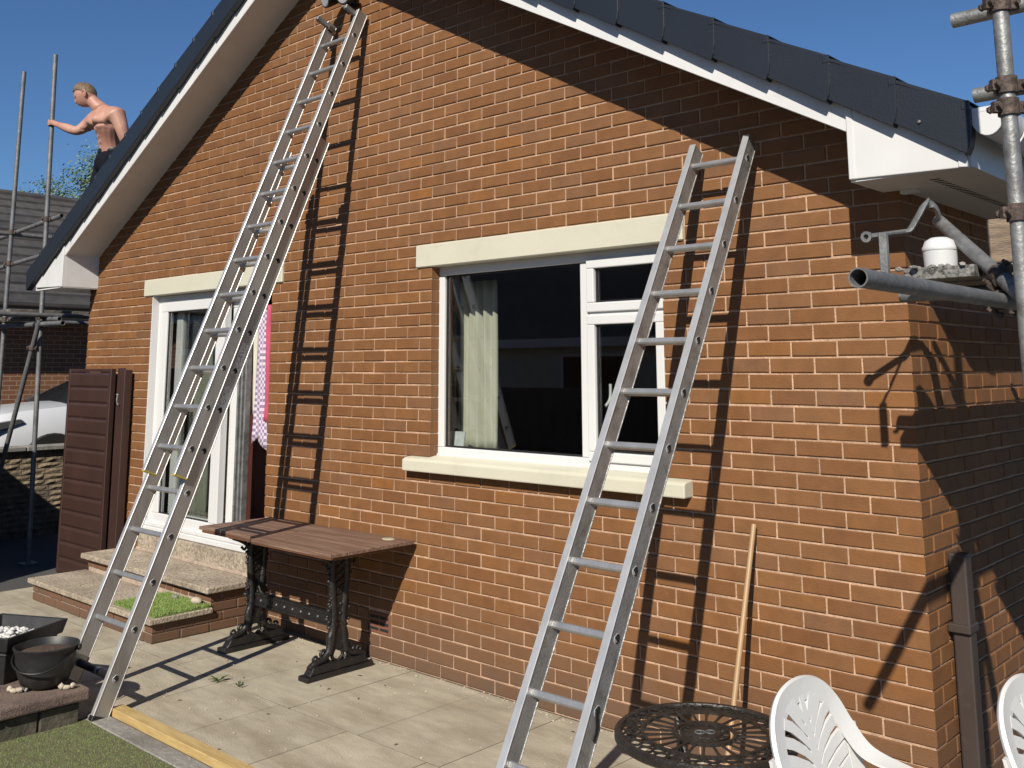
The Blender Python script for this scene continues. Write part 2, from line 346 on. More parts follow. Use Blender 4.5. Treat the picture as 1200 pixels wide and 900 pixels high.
        if parent is not None: ob.parent = parent
        return ob
def parent_origin(p):
    o = Vector((0,0,0))
    while p is not None: o += Vector(p.location); p = p.parent
    return o
def tag(o, label, cat, group=None, kind=None):
    o['label'] = label
    if cat: o['category'] = cat
    if group: o['group'] = group
    if kind: o['kind'] = kind
    return o
def thing(name, label, cat, loc=(0,0,0), group=None):
    e = bpy.data.objects.new(name, None); COL.objects.link(e); e.location = loc; e.empty_display_size = .1
    return tag(e, label, cat, group)
def struct(name, mb, m, **k):
    o = mb.build(name, m, **k); o['kind'] = 'structure'; return o
def copy_tree(o, parent=None):
    c = o.copy(); COL.objects.link(c); c.parent = parent
    for ch in list(o.children): copy_tree(ch, c)
    return c
def inst(name, me, parent, loc, m=None, rz=0):
    o = bpy.data.objects.new(name, me); COL.objects.link(o); o.parent = parent
    o.location = Vector(loc)-parent_origin(parent); o.rotation_euler = (0,0,rz); return o
def smooth_pts(pts, n=6, closed=False):
    """Catmull-Rom through the points"""
    P = [Vector(p) for p in pts]; out = []; N = len(P)
    rng = range(N) if closed else range(N-1)
    for i in rng:
        if closed: p0, p1, p2, p3 = P[i-1], P[i], P[(i+1) % N], P[(i+2) % N]
        else: p0, p1, p2, p3 = P[max(i-1,0)], P[i], P[i+1], P[min(i+2,N-1)]
        for k in range(n):
            t = k/n
            out.append(.5*((2*p1)+(p2-p0)*t+(2*p0-5*p1+4*p2-p3)*t*t+(3*p1-p0-3*p2+p3)*t*t*t))
    if not closed: out.append(P[-1])
    return out

# ================================================================== SETTING
struct('ground', MB().box(-160, 160, -160, 160, -.6, -.10), 'asphalt')
struct('driveway', MB().box(-10.40, -6.93, -6, 12, -.096, -.06), 'asphalt')
# ---- patio: 600 x 900 concrete flags, each a slab of its own
patio = struct('patio', MB().box(-6.9, 6, -7, 0.004, -.095, -.0016), 'dirt')
def slab_mesh(lx, ly, seed):
    mb = MB(); mb.box(0, lx, 0, ly, -.045, 0)
    me = mb.build('paving_slab', 'slab'); d = me.data; bpy.data.objects.remove(me); return d
slab_cache = {}
def slab(x0, x1, y0, y1):
    key = (round(x1-x0, 3), round(y1-y0, 3))
    if key not in slab_cache: slab_cache[key] = slab_mesh(key[0], key[1], len(slab_cache))
    o = inst('paving_slab', slab_cache[key], patio, (x0, y0, random.uniform(-.0004, .0008)))
    o.rotation_euler = (0, 0, random.uniform(-.0015, .0015))
J = .007
rows = [(-.91, 0.0, -1.954), (-1.825, -.91, -2.635), (-2.74, -1.825, -1.954), (-3.655, -2.74, -2.635)]
for (ya, yb, xr) in rows:
    xs = []
    k = -12
    while xr+.597*k < 4: xs.append(xr+.597*k); k += 1
    for a, b in zip(xs[:-1], xs[1:]):
        lo, hi = -6.88, 3.2
        if ya < -1.5 and ya > -2.0:            # second row stops at the lawn edging further left
            pass
        if b < lo or a > hi: continue
        yy0 = ya
        if a < -2.64 and ya < -1.0:
            if ya < -1.9: continue
            yy0 = -1.52
            if a < -3.85: yy0 = -1.78
        if a < -4.86 and b > -4.86 and yb > -.2: pass
        slab(a+J/2, b-J/2, yy0+J/2, yb-J/2-(.012 if yb == 0 else 0))

# ================================================================== BUNGALOW
WL, WR = -7.955, 0.0
XR, ZR, SL = -4.02, 5.0, 0.556            # line under the barge boards
def under(x): return ZR-SL*abs(x-XR)
DOOR = (-6.70, -4.826, .45, 2.475); WIN = (-3.03, -1.262, 1.27, 2.475)
house = thing('bungalow', 'red brick bungalow with white roof edge boards, cream lintels and a picture window', 'house', (-4, 4, 0))
mw = MB()
def wall_piece(x0, x1, z0, z1=None):
    if z1 is not None: mw.box(x0, x1, .007, .10, z0, z1); return
    xs = [x0]+([XR] if x0 < XR < x1 else [])+[x1]
    poly = [(x0, z0), (x1, z0)]+[(x, under(x)+.16) for x in reversed(xs)]
    mw.prism(poly, 'y', .007, .10)
wall_piece(WL+.006, DOOR[0]-.004, -.1); wall_piece(DOOR[0]-.004, DOOR[1]+.004, -.1, DOOR[2]-.003); wall_piece(DOOR[0]-.004, DOOR[1]+.004, 2.48)
wall_piece(DOOR[1]+.004, WIN[0]-.004, -.1); wall_piece(WIN[0]-.004, WIN[1]+.004, -.1, 1.19); wall_piece(WIN[0]-.004, WIN[1]+.004, 2.48)
wall_piece(WIN[1]+.004, -.007, -.1)
gable = mw.build('gable_wall', 'mortar', house)
# inner leaf and the other walls
sw = MB(); sw.box(-.10, -.007, .1, 9.0, -.1, 2.72); side = sw.build('side_wall', 'mortar', house)
MB().box(WL, WL+.1, .1, 9.0, -.1, 2.72).build('end_wall', 'far_brick_y', house)
bw = MB(); bw.prism([(WL, -.1), (WR, -.1), (WR, 2.75), (XR, 5.1), (WL, 2.75)], 'y', 9.0, 9.1); bw.build('rear_wall', 'far_brick_x', house)

def brick_piece(mb, x0, x1, z0, z1, dep, jx=0, jy=0, jz=0, face='y'):
    """one brick with eased front arrises; face 'y' looks along -y, face 'x' looks along +x"""
    c = .0035
    A = [(x0+c, 0, z0+c), (x1-c, 0, z0+c), (x1-c, 0, z1-c), (x0+c, 0, z1-c),
         (x0, c, z0), (x1, c, z0), (x1, c, z1), (x0, c, z1), (x0, dep, z0), (x1, dep, z0), (x1, dep, z1), (x0, dep, z1)]
    F = [(0,1,2,3)]+[(i, 4+i, 4+(i+1) % 4, (i+1) % 4) for i in range(4)]+[(4+i, 8+i, 8+(i+1) % 4, 4+(i+1) % 4) for i in range(4)]
    if face == 'y': V = [(a+jx, b+jy, d+jz) for a, b, d in A]
    else: V = [(-b-jy, a+jx, d+jz) for a, b, d in A]
    return mb.add(V, F)
bricks = []      # (distance, face, a0, a1, z0, quoin)
holes = [DOOR, (-6.835, -4.68, 2.4755, 2.622), WIN, (-3.169, -1.124, 2.4755, 2.622), (-3.216, -1.12, 1.2, 1.272), (-3.595, -3.375, .15, .292)]
def cut(a, b, z0, z1):
    segs = [(a, b)]
    for (hx0, hx1, hz0, hz1) in holes:
        if z1 <= hz0+.03 or z0 >= hz1-.03: continue
        ns = []
        for (p, q) in segs:
            if q <= hx0 or p >= hx1: ns.append((p, q)); continue
            if p < hx0-.004: ns.append((p, min(q, hx0-(0 if (hz1-hz0) > 1 else .006))))
            if q > hx1+.004: ns.append((max(p, hx1+(0 if (hz1-hz0) > 1 else .006)), q))
        segs = ns
    return segs
camp = Vector((1.6187, -4.2793, 1.8250))
for r in range(70):
    z0 = r*.075+.005; z1 = z0+.065
    x1 = 0.0; first = True
    L = .215 if r % 2 == 0 else .1025
    while x1 > WL+.03:
        x0 = max(x1-L, WL)
        if x0-WL < .05: x0 = WL
        xm = (x0+x1)/2
        if z1 < under(xm)+.13:
            for (a, b) in cut(x0, x1, z0, z1):
                if b-a > .004:
                    bricks.append(((Vector(((a+b)/2, 0, z0))-camp).length*(1 if b-a > .15 else 1.25), 'y', a, b, z0, first))
        x1 = x0-.010; L = .215; first = False
    if z0 < 2.66:
        y0 = 0 if False else (.1025+.010 if r % 2 == 0 else .215+.010)
        L = .215
        while y0 < 8.95:
            y1 = min(y0+L, 9.0)
            bricks.append(((Vector((0, (y0+y1)/2, z0))-camp).length*1.25+(50 if y0 > 1.6 or z0 > 2.55 else 0), 'x', y0, y1, z0, False)); y0 = y1+.010
merged = []
rows_ = {}
for b_ in bricks:
    if b_[1] == 'y': rows_.setdefault(b_[4], []).append(list(b_))
    else: merged.append(b_)
for z_, lst in rows_.items():
    lst.sort(key=lambda t: t[2]); i = 0
    while i < len(lst):
        p_ = lst[i]
        if p_[3]-p_[2] < .062:
            if i > 0 and abs(lst[i-1][3]-p_[2]) < .02: lst[i-1][3] = p_[3]; lst.pop(i); continue
            if i+1 < len(lst) and abs(lst[i+1][2]-p_[3]) < .02: lst[i+1][2] = p_[2]; lst.pop(i); continue
        i += 1
    for p_ in lst:                         # bricks stop flush with the sides of the openings
        for (hx0, hx1, hz0, hz1) in (DOOR, WIN):
            if hz0 < p_[4]+.04 < hz1:
                if 0 < hx0-p_[3] < .03: p_[3] = hx0
                if 0 < p_[2]-hx1 < .03: p_[2] = hx1
    merged += [tuple(p_) for p_ in lst]
bricks = merged
bricks.sort(key=lambda t: t[0])
cache = {}
def brick_mesh(face, ln, quoin):
    key = (face, round(ln, 3), quoin)
    if key in cache: return cache[key]
    mb = MB()
    if quoin: mb.box(-ln, 0, 0, .1025 if ln > .15 else .215, 0, .065); o = mb.build('brick', 'brick', bevel=.0035)
    else: brick_piece(mb, 0, ln, 0, .065, .102, face=face); o = mb.build('brick', 'brick')
    cache[key] = o.data; bpy.data.objects.remove(o); return cache[key]
rest = MB(); rest_s = MB(); nobj = 0
rb = random.Random(3)
for (d, face, a, b, z0, quoin) in bricks:
    jy = rb.uniform(-.0022, .0018); jz = rb.uniform(-.0015, .0015)
    if nobj < 300:
        if face == 'y':
            me = brick_mesh('y', b-a, quoin)
            o = inst('brick', me, gable, ((b if quoin else a), jy, z0+jz))
        else:
            me = brick_mesh('x', b-a, False); o = inst('brick', me, side, (-jy, a, z0+jz))
        o.rotation_euler = (0, rb.uniform(-.004, .004) if face == 'y' else 0, 0); nobj += 1
    else:
        if quoin and face == 'y':
            rest.box(a, b, jy, (.1025 if b-a > .15 else .215), z0, z0+.065)
        elif face == 'y': brick_piece(rest, a, b, z0, z0+.065, .102, jy=jy, jz=jz)
        else: brick_piece(rest_s, a, b, z0, z0+.065, .102, jy=jy, jz=jz, face='x')
o = rest.build('brickwork', 'brick', gable); o['kind'] = 'stuff'
o = rest_s.build('brickwork', 'brick', side); o['kind'] = 'stuff'

# lintels, sill
for (a, b) in ((-6.835, -4.68), (-3.169, -1.124)):
    MB().box(a, b, -.014, .11, 2.4755, 2.622).build('lintel', 'cream', house, bevel=.006)
sill = MB(); sill.prism([(-.066, 1.193), (.09, 1.193), (.09, 1.288), (.06, 1.288), (-.045, 1.272), (-.066, 1.262)], 'x', -3.216, -1.12)
sill.build('window_sill', 'cream', house, bevel=.007, seg=2)
# air brick
ab = MB(); ab.box(-3.595, -3.375, .001, .08, .155, .285)
abo = ab.build('air_brick', 'airbrick', house, bevel=.003)
for r in range(3):
    for c in range(2):
        MB().box(-3.578+c*.097, -3.578+c*.097+.083, -.001, .02, .175+r*.036, .175+r*.036+.016).build('slot', 'dark_fill', abo)

# ---- picture window
wy0, wy1 = .072, .135
def bars(mb, x0, x1, z0, z1, wd, y0, y1):
    mb.box(x0, x1, y0, y1, z0, z0+wd); mb.box(x0, x1, y0, y1, z1-wd, z1)
    mb.box(x0, x0+wd, y0+.0006, y1, z0+wd, z1-wd); mb.box(x1-wd, x1, y0+.0006, y1, z0+wd, z1-wd)
wf = MB(); bars(wf, WIN[0]-.012, WIN[1]+.012, 1.282, 2.478, .058, wy0, wy1)
wf.box(-1.868, -1.806, wy0+.001, wy1, 1.341, 2.419)
wf.box(-1.806, -1.308, wy0+.001, wy1, 2.10, 2.155)
window = wf.build('window', 'upvc', house, bevel=.006, seg=2)
for (a, b, c, d) in ((-1.812, -1.30, 2.136, 2.432), (-1.812, -1.30, 1.325, 2.118)):
    s = MB(); bars(s, a, b, c, d, .052, wy0-.016, wy1-.01); s.build('sash', 'upvc', window, bevel=.006, seg=2)
for (a, b, c, d, yy) in ((-2.985, -1.867, 1.339, 2.421, .098), (-1.761, -1.351, 2.187, 2.381, .085), (-1.761, -1.351, 1.376, 2.067, .085)):
    s = MB(); bars(s, a, b, c, d, .012, yy-.006, yy+.01); s.build('gasket', 'gasket', window)
    MB().box(a+.004, b-.004, yy, yy+.006, c+.004, d-.004).build('pane', 'glass', window)
hd = MB(); hd.path(smooth_pts([(-1.735, .12, 1.62), (-1.73, .155, 1.66), (-1.73, .16, 1.74)], 4), .009, 8); hd.build('handle', 'upvc', window, smooth=50)
st = MB(); st.box(-3.03, -1.262, .062, .10, 1.288, 1.3); st.build('sill_trim', 'upvc_dirty', window)

# ---- patio door
dy0, dy1 = .065, .145
df = MB(); bars(df, DOOR[0]+.004, DOOR[1]-.004, .455, 2.474, .062, dy0, dy1)
door = df.build('patio_door', 'upvc', house, bevel=.006, seg=2)
MB().box(DOOR[0]-.002, DOOR[0]+.012, .004, .09, .46, 2.474).build('reveal_lining', 'upvc', door)
ds = MB(); ds.box(DOOR[0]+.01, DOOR[1]-.01, .02, .10, .455, .50); ds.box(DOOR[0]+.01, DOOR[1]-.01, .035, .11, .501, .535); ds.build('threshold', 'upvc_dirty', door, bevel=.005)
lf = MB(); x0, x1 = -6.635, -5.58
lf.box(x0, x1, .062, .125, 2.33, 2.412); lf.box(x0, x1, .062, .125, .517, .61)
lf.box(x0, x0+.105, .0625, .125, .61, 2.33); lf.box(x1-.13, x1, .0625, .125, .61, 2.33)
leaf = lf.build('leaf', 'upvc', door, bevel=.006, seg=2)
s = MB(); bars(s, x0+.098, x1-.123, .603, 2.337, .014, .078, .10); s.build('gasket', 'gasket', door)
MB().box(x0+.10, x1-.125, .085, .091, .607, 2.333).build('pane', 'glass', door)
# second leaf slid open behind the first
lf = MB(); x0b, x1b = -6.52, -5.505
lf.box(x0b, x1b, .150, .205, 2.33, 2.41); lf.box(x0b, x1b, .150, .205, .517, .61); lf.box(x1b-.10, x1b, .151, .205, .61, 2.33); lf.box(x0b, x0b+.1, .151, .205, .61, 2.33)
lf.build('leaf', 'upvc', door, bevel=.006)
MB().box(-6.42, -5.61, .17, .176, .612, 2.328).build('pane', 'glass', door)
for k_ in range(3): MB().box(-5.498+k_*.034, -5.478+k_*.034, .150+.012*k_, .20+.012*k_, .52, 2.40).build('shaded_stile_strip', 'galv', door, bevel=.002)  # added strips; their grey stands for the shaded stile of the sliding leaf
hb = MB(); hb.box(-5.64, -5.615, .045, .062, 1.40, 1.62); hb.build('handle', 'upvc', door, bevel=.004)

# ---- rooms behind the glass
rm = MB()
def room(x0, x1, y0, y1, z0, z1, m, cm):
    a = MB(); a.add([(x0,y0,z0),(x1,y0,z0),(x1,y1,z0),(x0,y1,z0)], [(0,1,2,3)]); a.build('room_floor', cm, house)
    a = MB(); a.add([(x0,y0,z1),(x1,y0,z1),(x1,y1,z1),(x0,y1,z1)], [(0,1,2,3)]); a.build('room_ceiling', m, house)
    a = MB(); a.add([(x0,y0,z0),(x0,y1,z0),(x0,y1,z1),(x0,y0,z1),(x1,y0,z0),(x1,y1,z0),(x1,y1,z1),(x1,y0,z1)], [(0,1,2,3),(4,5,6,7),(1,5,6,2)]); a.build('room_wall', m, house)
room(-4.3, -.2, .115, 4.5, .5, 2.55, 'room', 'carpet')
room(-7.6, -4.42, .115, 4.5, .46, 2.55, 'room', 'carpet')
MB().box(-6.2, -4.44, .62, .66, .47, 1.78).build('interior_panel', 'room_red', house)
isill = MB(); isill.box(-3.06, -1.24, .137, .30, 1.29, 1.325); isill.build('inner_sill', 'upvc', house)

# ---- roof
RT = .30                                   # from barge bottom up to the top of the verge caps
EL, ER = -8.50, .43
def rline(x, dz): return (x, under(x)+dz)
for (xa, xb, nm) in ((EL+.06, XR, 'roof_slope'), (XR, .375, 'roof_slope')):
    MB().prism([rline(xa, .13), rline(xb, .13), rline(xb, .265), rline(xa, .265)], 'y', -.30, 9.3).build(nm, 'tile', house)
    bx0, bx1 = (xa+.62, xb) if xa < -5 else (xa, -.077)
    MB().prism([rline(bx0, 0), rline(bx1, 0), rline(bx1, .16), rline(bx0, .16)], 'y', -.335, -.312).build('barge_board', 'upvc_dirty', house, bevel=.003)
    MB().prism([rline(bx0, .012), rline(bx1, .012), rline(bx1, .028), rline(bx0, .028)], 'y', -.3118, .004).build('verge_soffit', 'upvc_dirty', house)
# verge caps, one per tile course
def verge_cap(xa, xb, lap):
    """xa is the lower end (outermost), xb the upper end tucked under the next cap"""
    sg = 1 if xb > xa else -1
    m = MB(); xu = xb+sg*.06
    yl, yu = -.395, -.385
    lb, lt, hb, ht = under(xa)+.110, under(xa)+RT+.008, under(xu)+.116, under(xu)+RT-.008
    sw = sg*.011
    P = [(xa+sw*2.2, yl, lb), (xu, yu, hb), (xu, yu, ht), (xa, yl, lt), (xa+sw*.1, yl, lb+.075), (xa+sw*.8, yl, lb+.03)]
    n_ = len(P); vs = P+[(p[0], -.337, p[2]) for p in P]
    m.add(vs, [tuple(range(n_)), tuple(range(2*n_-1, n_-1, -1))]+[(i, i+n_, (i+1) % n_+n_, (i+1) % n_) for i in range(n_)])
    m.prism([(xa, lt-.014), (xb, under(xb)+RT-.016), (xb, under(xb)+RT+.002), (xa, lt+.006)], 'y', -.390, -.22)
    m.box(min(xa, xa+sg*.03), max(xa, xa+sg*.03), -.397, -.24, lt-.026, lt+.010)
    return m.build('verge_cap', 'verge', house, bevel=.003)
x = .432
while x > XR+.05:
    verge_cap(x, max(x-.278, XR), .004); x -= .2755
x = EL-.03
while x < XR-.05:
    verge_cap(x, min(x+.278, XR), .004); x += .2755
sc = MB(); sc.lathe((.24, -.3945, 2.79), [(.0, -.004), (.006, -.003), (.007, .002)], 10, 'y'); sc.build('screw', 'galv', house)
# box ends
be = MB(); be.prism([(-.080, 2.605), (.400, 2.592), (.385, 2.655), (.345, under(.345)+.12), (-.080, under(-.080)+.12)], 'y', -.3455, -.318)
be.build('box_end', 'upvc_dirty', house, bevel=.004, seg=2)
MB().box(-.081, -.050, -.349, -.30, 2.603, under(-.08)+.11).build('corner_trim', 'upvc', house, bevel=.004)
MB().prism([(.362, 2.595), (.404, 2.59), (.384, 2.668), (.362, 2.645)], 'y', -.352, -.30).build('corner_trim', 'upvc', house, bevel=.002)
MB().box(-.078, -.062, -.318, .003, 2.606, under(-.08)+.1).build('box_return', 'upvc_dirty', house)
es = MB(); es.box(-.0775, .392, -.335, -.001, 2.5945, 2.606); es.box(.001, .392, -.001, 9.2, 2.5945, 2.606)
so_ = es.build('eaves_soffit', 'upvc_dirty', house)
for k in range(46):
    MB().box(.185, .225, -.17+k*.045, -.17+k*.045+.017, 2.5935, 2.60).build('vent_slot', 'dark_fill', so_)
MB().box(.39, .408, -.338, 9.2, 2.5935, 2.80).build('fascia', 'upvc_dirty', house, bevel=.002)
MB().box(.004, .075, -.02, .02, 2.576, 2.5935).build('soffit_batten', 'upvc_dirty', house)
# gutter: half-round white
def half_round(cx, cz, r, y0, y1, th, dp_=.92):
    n = 14; po = []; pi_ = []
    for k in range(n+1):
        a = math.pi+math.pi*k/n
        po.append((cx+r*math.cos(a), cz+r*math.sin(a)*dp_)); pi_.append((cx+(r-th)*math.cos(a), cz+(r-th)*math.sin(a)*dp_))
    m = MB(); poly = po+pi_[::-1]
    vs = [(p[0], y0, p[1]) for p in poly]+[(p[0], y1, p[1]) for p in poly]; N = len(poly)
    fs = [(i, (i+1) % N, (i+1) % N+N, i+N) for i in range(N)]
    h = n+1
    for yb in (0, N):
        for i in range(n): fs.append((yb+i, yb+i+1, yb+N-2-i, yb+N-1-i))
    m.add(vs, fs); return m, po
g, po = half_round(.486, 2.80, .066, -.36, 9.2, .004, 1.55)
gut = g.build('gutter', 'upvc', house, smooth=40)
m = MB(); m.prism(po, 'y', -.372, -.352); m.box(.412, .552, -.373, -.345, 2.792, 2.812); m.build('stop_end', 'upvc', gut, bevel=.002)
for yy in (-.12, .7, 1.5):
    g2, _ = half_round(.486, 2.796, .073, yy, yy+.03, .006, 1.5); g2.build('bracket', 'upvc', gut, smooth=40)
# left box end + gutter end
be = MB(); be.prism([(-8.40, 2.625), (-7.80, 2.605), (-7.80, under(-7.80)+.1), (-8.40, under(-8.40)+.12)], 'y', -.3455, -.318); be.build('box_end', 'upvc_dirty', house, bevel=.004)
MB().box(-7.845, -7.798, -.349, -.30, 2.604, under(-7.8)+.10).build('corner_trim', 'upvc', house, bevel=.003)
MB().box(-7.812, -7.797, -.317, .004, 2.607, under(-7.8)+.1).build('box_return', 'upvc_dirty', house)
MB().box(-8.40, -7.80, -.335, 9.2, 2.598, 2.609).build('eaves_soffit', 'upvc_dirty', house)
MB().box(-8.42, -8.402, -.336, 9.2, 2.6, 2.72).build('fascia', 'upvc_dirty', house)
g, po = half_round(-8.49, 2.745, .058, -.36, 9.2, .004); g.build('gutter', 'upvc', house, smooth=40)
# brown downpipe on the side wall
dp = MB(); dp.box(.018, .092, .21, .285, -.06, 1.04); d0 = dp.build('downpipe', 'downpipe', house, bevel=.008, seg=2)
for zz in (.72,):
    MB().box(.004, .097, .19, .305, zz, zz+.035).build('clip', 'downpipe', d0, bevel=.004)

# ---- black floodlight near the apex
fl = thing('floodlight', 'black twin floodlight fixed high on the gable wall beside the long ladder', 'floodlight', (-3.9, 0, 4.5))
m = MB(); m.box(-3.95, -3.83, -.05, -.0005, 4.45, 4.60); m.build('back_plate', 'black_plastic', fl, bevel=.01)
for (cx, cz, dx) in ((-3.985, 4.53, -.25), (-3.81, 4.50, .1)):
    m = MB(); d = Vector((dx, -1, -.35)).normalized(); c = Vector((cx, -.07, cz))
    m.path([c, c+d*.05, c+d*.10, c+d*.12], [.035, .05, .062, .064], 16); hsg = m.build('lamp_head', 'black_plastic', fl, smooth=40)
    m = MB(); m.path([c+d*.1201, c+d*.124], [.055, .05], 16); m.build('lens', 'plastic_grey', hsg)
m = MB(); m.blob((-3.88, -.06, 4.42), (.03, .03, .045), 3, 2, .03); m.build('sensor', 'black_plastic', fl, smooth=60)

# ================================================================== STEPS AT THE DOOR
steps = thing('door_steps', 'two brick steps topped with pebbled concrete flags below the patio door', 'steps', (-5.8, -.4, 0))
SX0, SX1 = -6.83, -4.885
MB().box(SX0+.01, SX1-.01, -.80, -.004, -.06, .128).build('core', 'step_mortar', steps)
MB().box(SX0+.01, SX1-.01, -.37, -.003, .128, .262).build('core', 'step_mortar', steps)
def brick_run(parent, a, b, z0, fixed, axis, h=.06, start=0, L=.205, sgn=1, m='step_brick'):
    """a course of bricks along x (axis 'x', front at y=fixed) or along y (axis 'y', right face at x=fixed)"""
    p = a+start; rd = random.Random(int(z0*1000)+int(a*100))
    if start: pts = [(a, a+start-.01)]
    else: pts = []
    while p < b-.03: pts.append((p, min(p+L, b))); p += L+.01
    for (q0, q1) in pts:
        mb = MB(); j = rd.uniform(-.003, .003)
        if axis == 'x': mb.box(q0, q1, fixed+j, fixed+.1, z0, z0+h)
        else: mb.box(fixed-.1, fixed+j, q0, q1, z0, z0+h)
        mb.build('brick', m, parent, bevel=.004)
for r in range(2):
    z = .005+r*.064
    brick_run(steps, SX0, SX1-.105, z-.06*0, -.81, 'x', h=.056, start=(.1 if r else 0))
    brick_run(steps, -.81, -.01, z, SX1, 'y', h=.056, start=(.1 if r else 0), L=.21)
    z2 = .133+r*.066
    brick_run(steps, -.375, -.01, z2, SX1, 'y', h=.058, start=(.1 if r else 0), L=.21)
    if r == 1: brick_run(steps, SX0, SX1-.105, z2, -.375, 'x', h=.058, start=.1, L=.1)
for (a, b) in ((-6.87, -6.262), (-6.255, -5.555), (-5.548, -4.852)):
    MB().box(a, b, -.845, -.37, .130, .168).build('flag', 'aggregate', steps, bevel=.006)
for (a, b) in ((-6.87, -6.16), (-6.153, -5.50), (-5.493, -4.845)):
    MB().box(a, b, -.425, -.006, .264, .306).build('flag', 'aggregate', steps, bevel=.006)
MB().box(-6.70, -4.83, -.012, .062, .308, .452).build('door_plinth', 'aggregate', steps, bevel=.004)
MB().box(-6.69, -4.84, -.030, -.0121, .3062, .33).build('mortar_fillet', 'step_mortar', steps, bevel=.003)

def turf_patch(name, x0, x1, y0, y1, z, n, label, cat, seed, hmin=.012, hmax=.024, poly=None, wd=.0022):
    rd = random.Random(seed); mb = MB()
    for i in range(n):
        x = rd.uniform(x0, x1); y = rd.uniform(y0, y1)
        if poly and not poly(x, y): continue
        a = rd.uniform(0, math.pi); h = rd.uniform(hmin, hmax); lx, ly = rd.uniform(-.012, .012), rd.uniform(-.012, .012)
        dx, dy = math.cos(a)*wd, math.sin(a)*wd
        mb.add([(x-dx, y-dy, z), (x+dx, y+dy, z), (x+lx, y+ly, z+h)], [(0,1,2)])
    me = bpy.data.meshes.new(name); me.from_pydata(mb.v, [], mb.f); me.materials.append(MT['turf'])
    o = bpy.data.objects.new(name, me); COL.objects.link(o); return o
tm = thing('grass_mat', 'small rectangle of green artificial turf on the lower door step', 'grass mat', (-5.2, -.6, .17))
MB().box(-5.47, -4.872, -.80, -.385, .1685, .178).build('backing', 'turf_base', tm)
o = turf_patch('pile', -5.47, -4.872, -.80, -.385, .178, 16000, '', '', 5); o.parent = tm; o.location = -Vector(tm.location); o['kind'] = 'stuff'
def stone(name, c, r, seed, label, m='pale_stone', cat='stone', group=None):
    o = MB().blob((0,0,0), r, seed, 2, .12).build(name, m, smooth=60); o.location = c; tag(o, label, cat, group); return o
stone('stone', (-4.98, -.43, .205), (.05, .035, .028), 4, 'pale rounded stone on the corner of the turf covered step')
stone('stone', (-5.26, -.44, .19), (.032, .022, .018), 5, 'small dark stone at the back of the turf covered step', 'grime')

# ================================================================== RAISED BED, LAWN, EDGING
bed = thing('raised_bed', 'low raised bed edged with gritty pinkish coping stones beside the lawn', 'raised bed', (-4.4, -2.4, 0))
MB().box(-5.4, -3.80, -3.4, -1.78, -.06, .105).build('fill', 'soil', bed)
for (ya, yb) in ((-2.20, -1.74), (-2.67, -2.21), (-3.14, -2.68)):
    MB().box(-4.25, -3.755, ya, yb, .107, .168).build('coping_stone', 'coping', bed, bevel=.012, seg=2)
MB().box(-4.80, -4.26, -2.3, -1.74, .107, .165).build('coping_stone', 'coping', bed, bevel=.012, seg=2)
MB().box(-5.4, -4.81, -2.3, -1.74, .107, .163).build('coping_stone', 'coping', bed, bevel=.012, seg=2)
for k, (ya, yb) in enumerate(((-1.98, -1.78), (-2.40, -1.99), (-2.82, -2.41), (-3.24, -2.83))):
    MB().box(-3.90, -3.785-.004*(k % 2), ya, yb, -.05, .1).build('block', 'sunk_block', bed, bevel=.006)
# lawn
struct('lawn', MB().box(-3.78, 1.0, -4.6, -1.735, -.03, -.014), 'turf_base')
o = turf_patch('lawn_pile', -3.785, -2.5, -2.5, -1.738, -.014, 120000, '', '', 9, .010, .020, wd=.0017)
tag(o, 'short green artificial lawn in the near left corner', 'grass', kind='stuff')
for (a, b) in ((-3.80, -2.90), (-2.893, -1.99), (-1.983, -1.08)):
    e_ = MB().box(a, b, -1.735, -1.628, -.05, .004).build('edging_slab', 'kerb', patio, bevel=.005)
bt = MB().box(-3.765, -1.9, -1.622, -1.548, -.002, .040).build('timber_batten', 'batten', bevel=.003)
tag(bt, 'long yellow softwood batten lying along the lawn edging', 'timber batten')
o = MB().blob((0,0,0), (.05, .02, .02), 8, 2, .2).build('stone', 'kerb', smooth=60); o.location = (-3.80, -1.70, .0)
tag(o, 'grey lump of concrete at the foot of the long ladder', 'stone')

# square planter with white pebbles
def square_planter():
    t = thing('planter', 'square black plastic planter filled with white pebbles on the raised bed', 'planter', (-4.36, -1.965, .166))
    m = MB(); w0, w1, h = .165, .20, .21
    def ring(w, z): return [(-w,-w,z),(w,-w,z),(w,w,z),(-w,w,z)]
    prof = [(w0, 0), (w1-.012, h-.055), (w1-.004, h-.055), (w1-.002, h-.048), (w1-.008, h-.046), (w1-.004, h-.03), (w1+.012, h-.03), (w1+.03, h+.045), (w1+.012, h+.045), (w1-.02, h-.03), (w1-.03, h-.035)]
    vs = []; fs = []
    for (ww, z) in prof: vs += ring(ww, z)
    for i in range(len(prof)-1):
        for k in range(4): fs.append((i*4+k, i*4+(k+1) % 4, (i+1)*4+(k+1) % 4, (i+1)*4+k))
    fs.append((3,2,1,0)); n = len(prof)-1; fs.append(tuple(n*4+k for k in range(4)))
    m.add(vs, fs); m.build('pot', 'pot_plastic', t, bevel=.004, off=(0,0,0))
    rd = random.Random(2); pb = MB()
    for i in range(260):
        x, y = rd.uniform(-.165, .165), rd.uniform(-.165, .165)
        pb.blob((x, y, h-.03+rd.uniform(0, .015)+.03*math.exp(-((x+.03)**2+y*y)/.02)), (rd.uniform(.010, .018),)*2+(rd.uniform(.008, .013),), i, 1, .15)
    p = pb.build('pebbles', 'white_stone', t, smooth=60, off=(0,0,0)); p['kind'] = 'stuff'
    t.rotation_euler = (0, 0, R(27)); return t
square_planter()
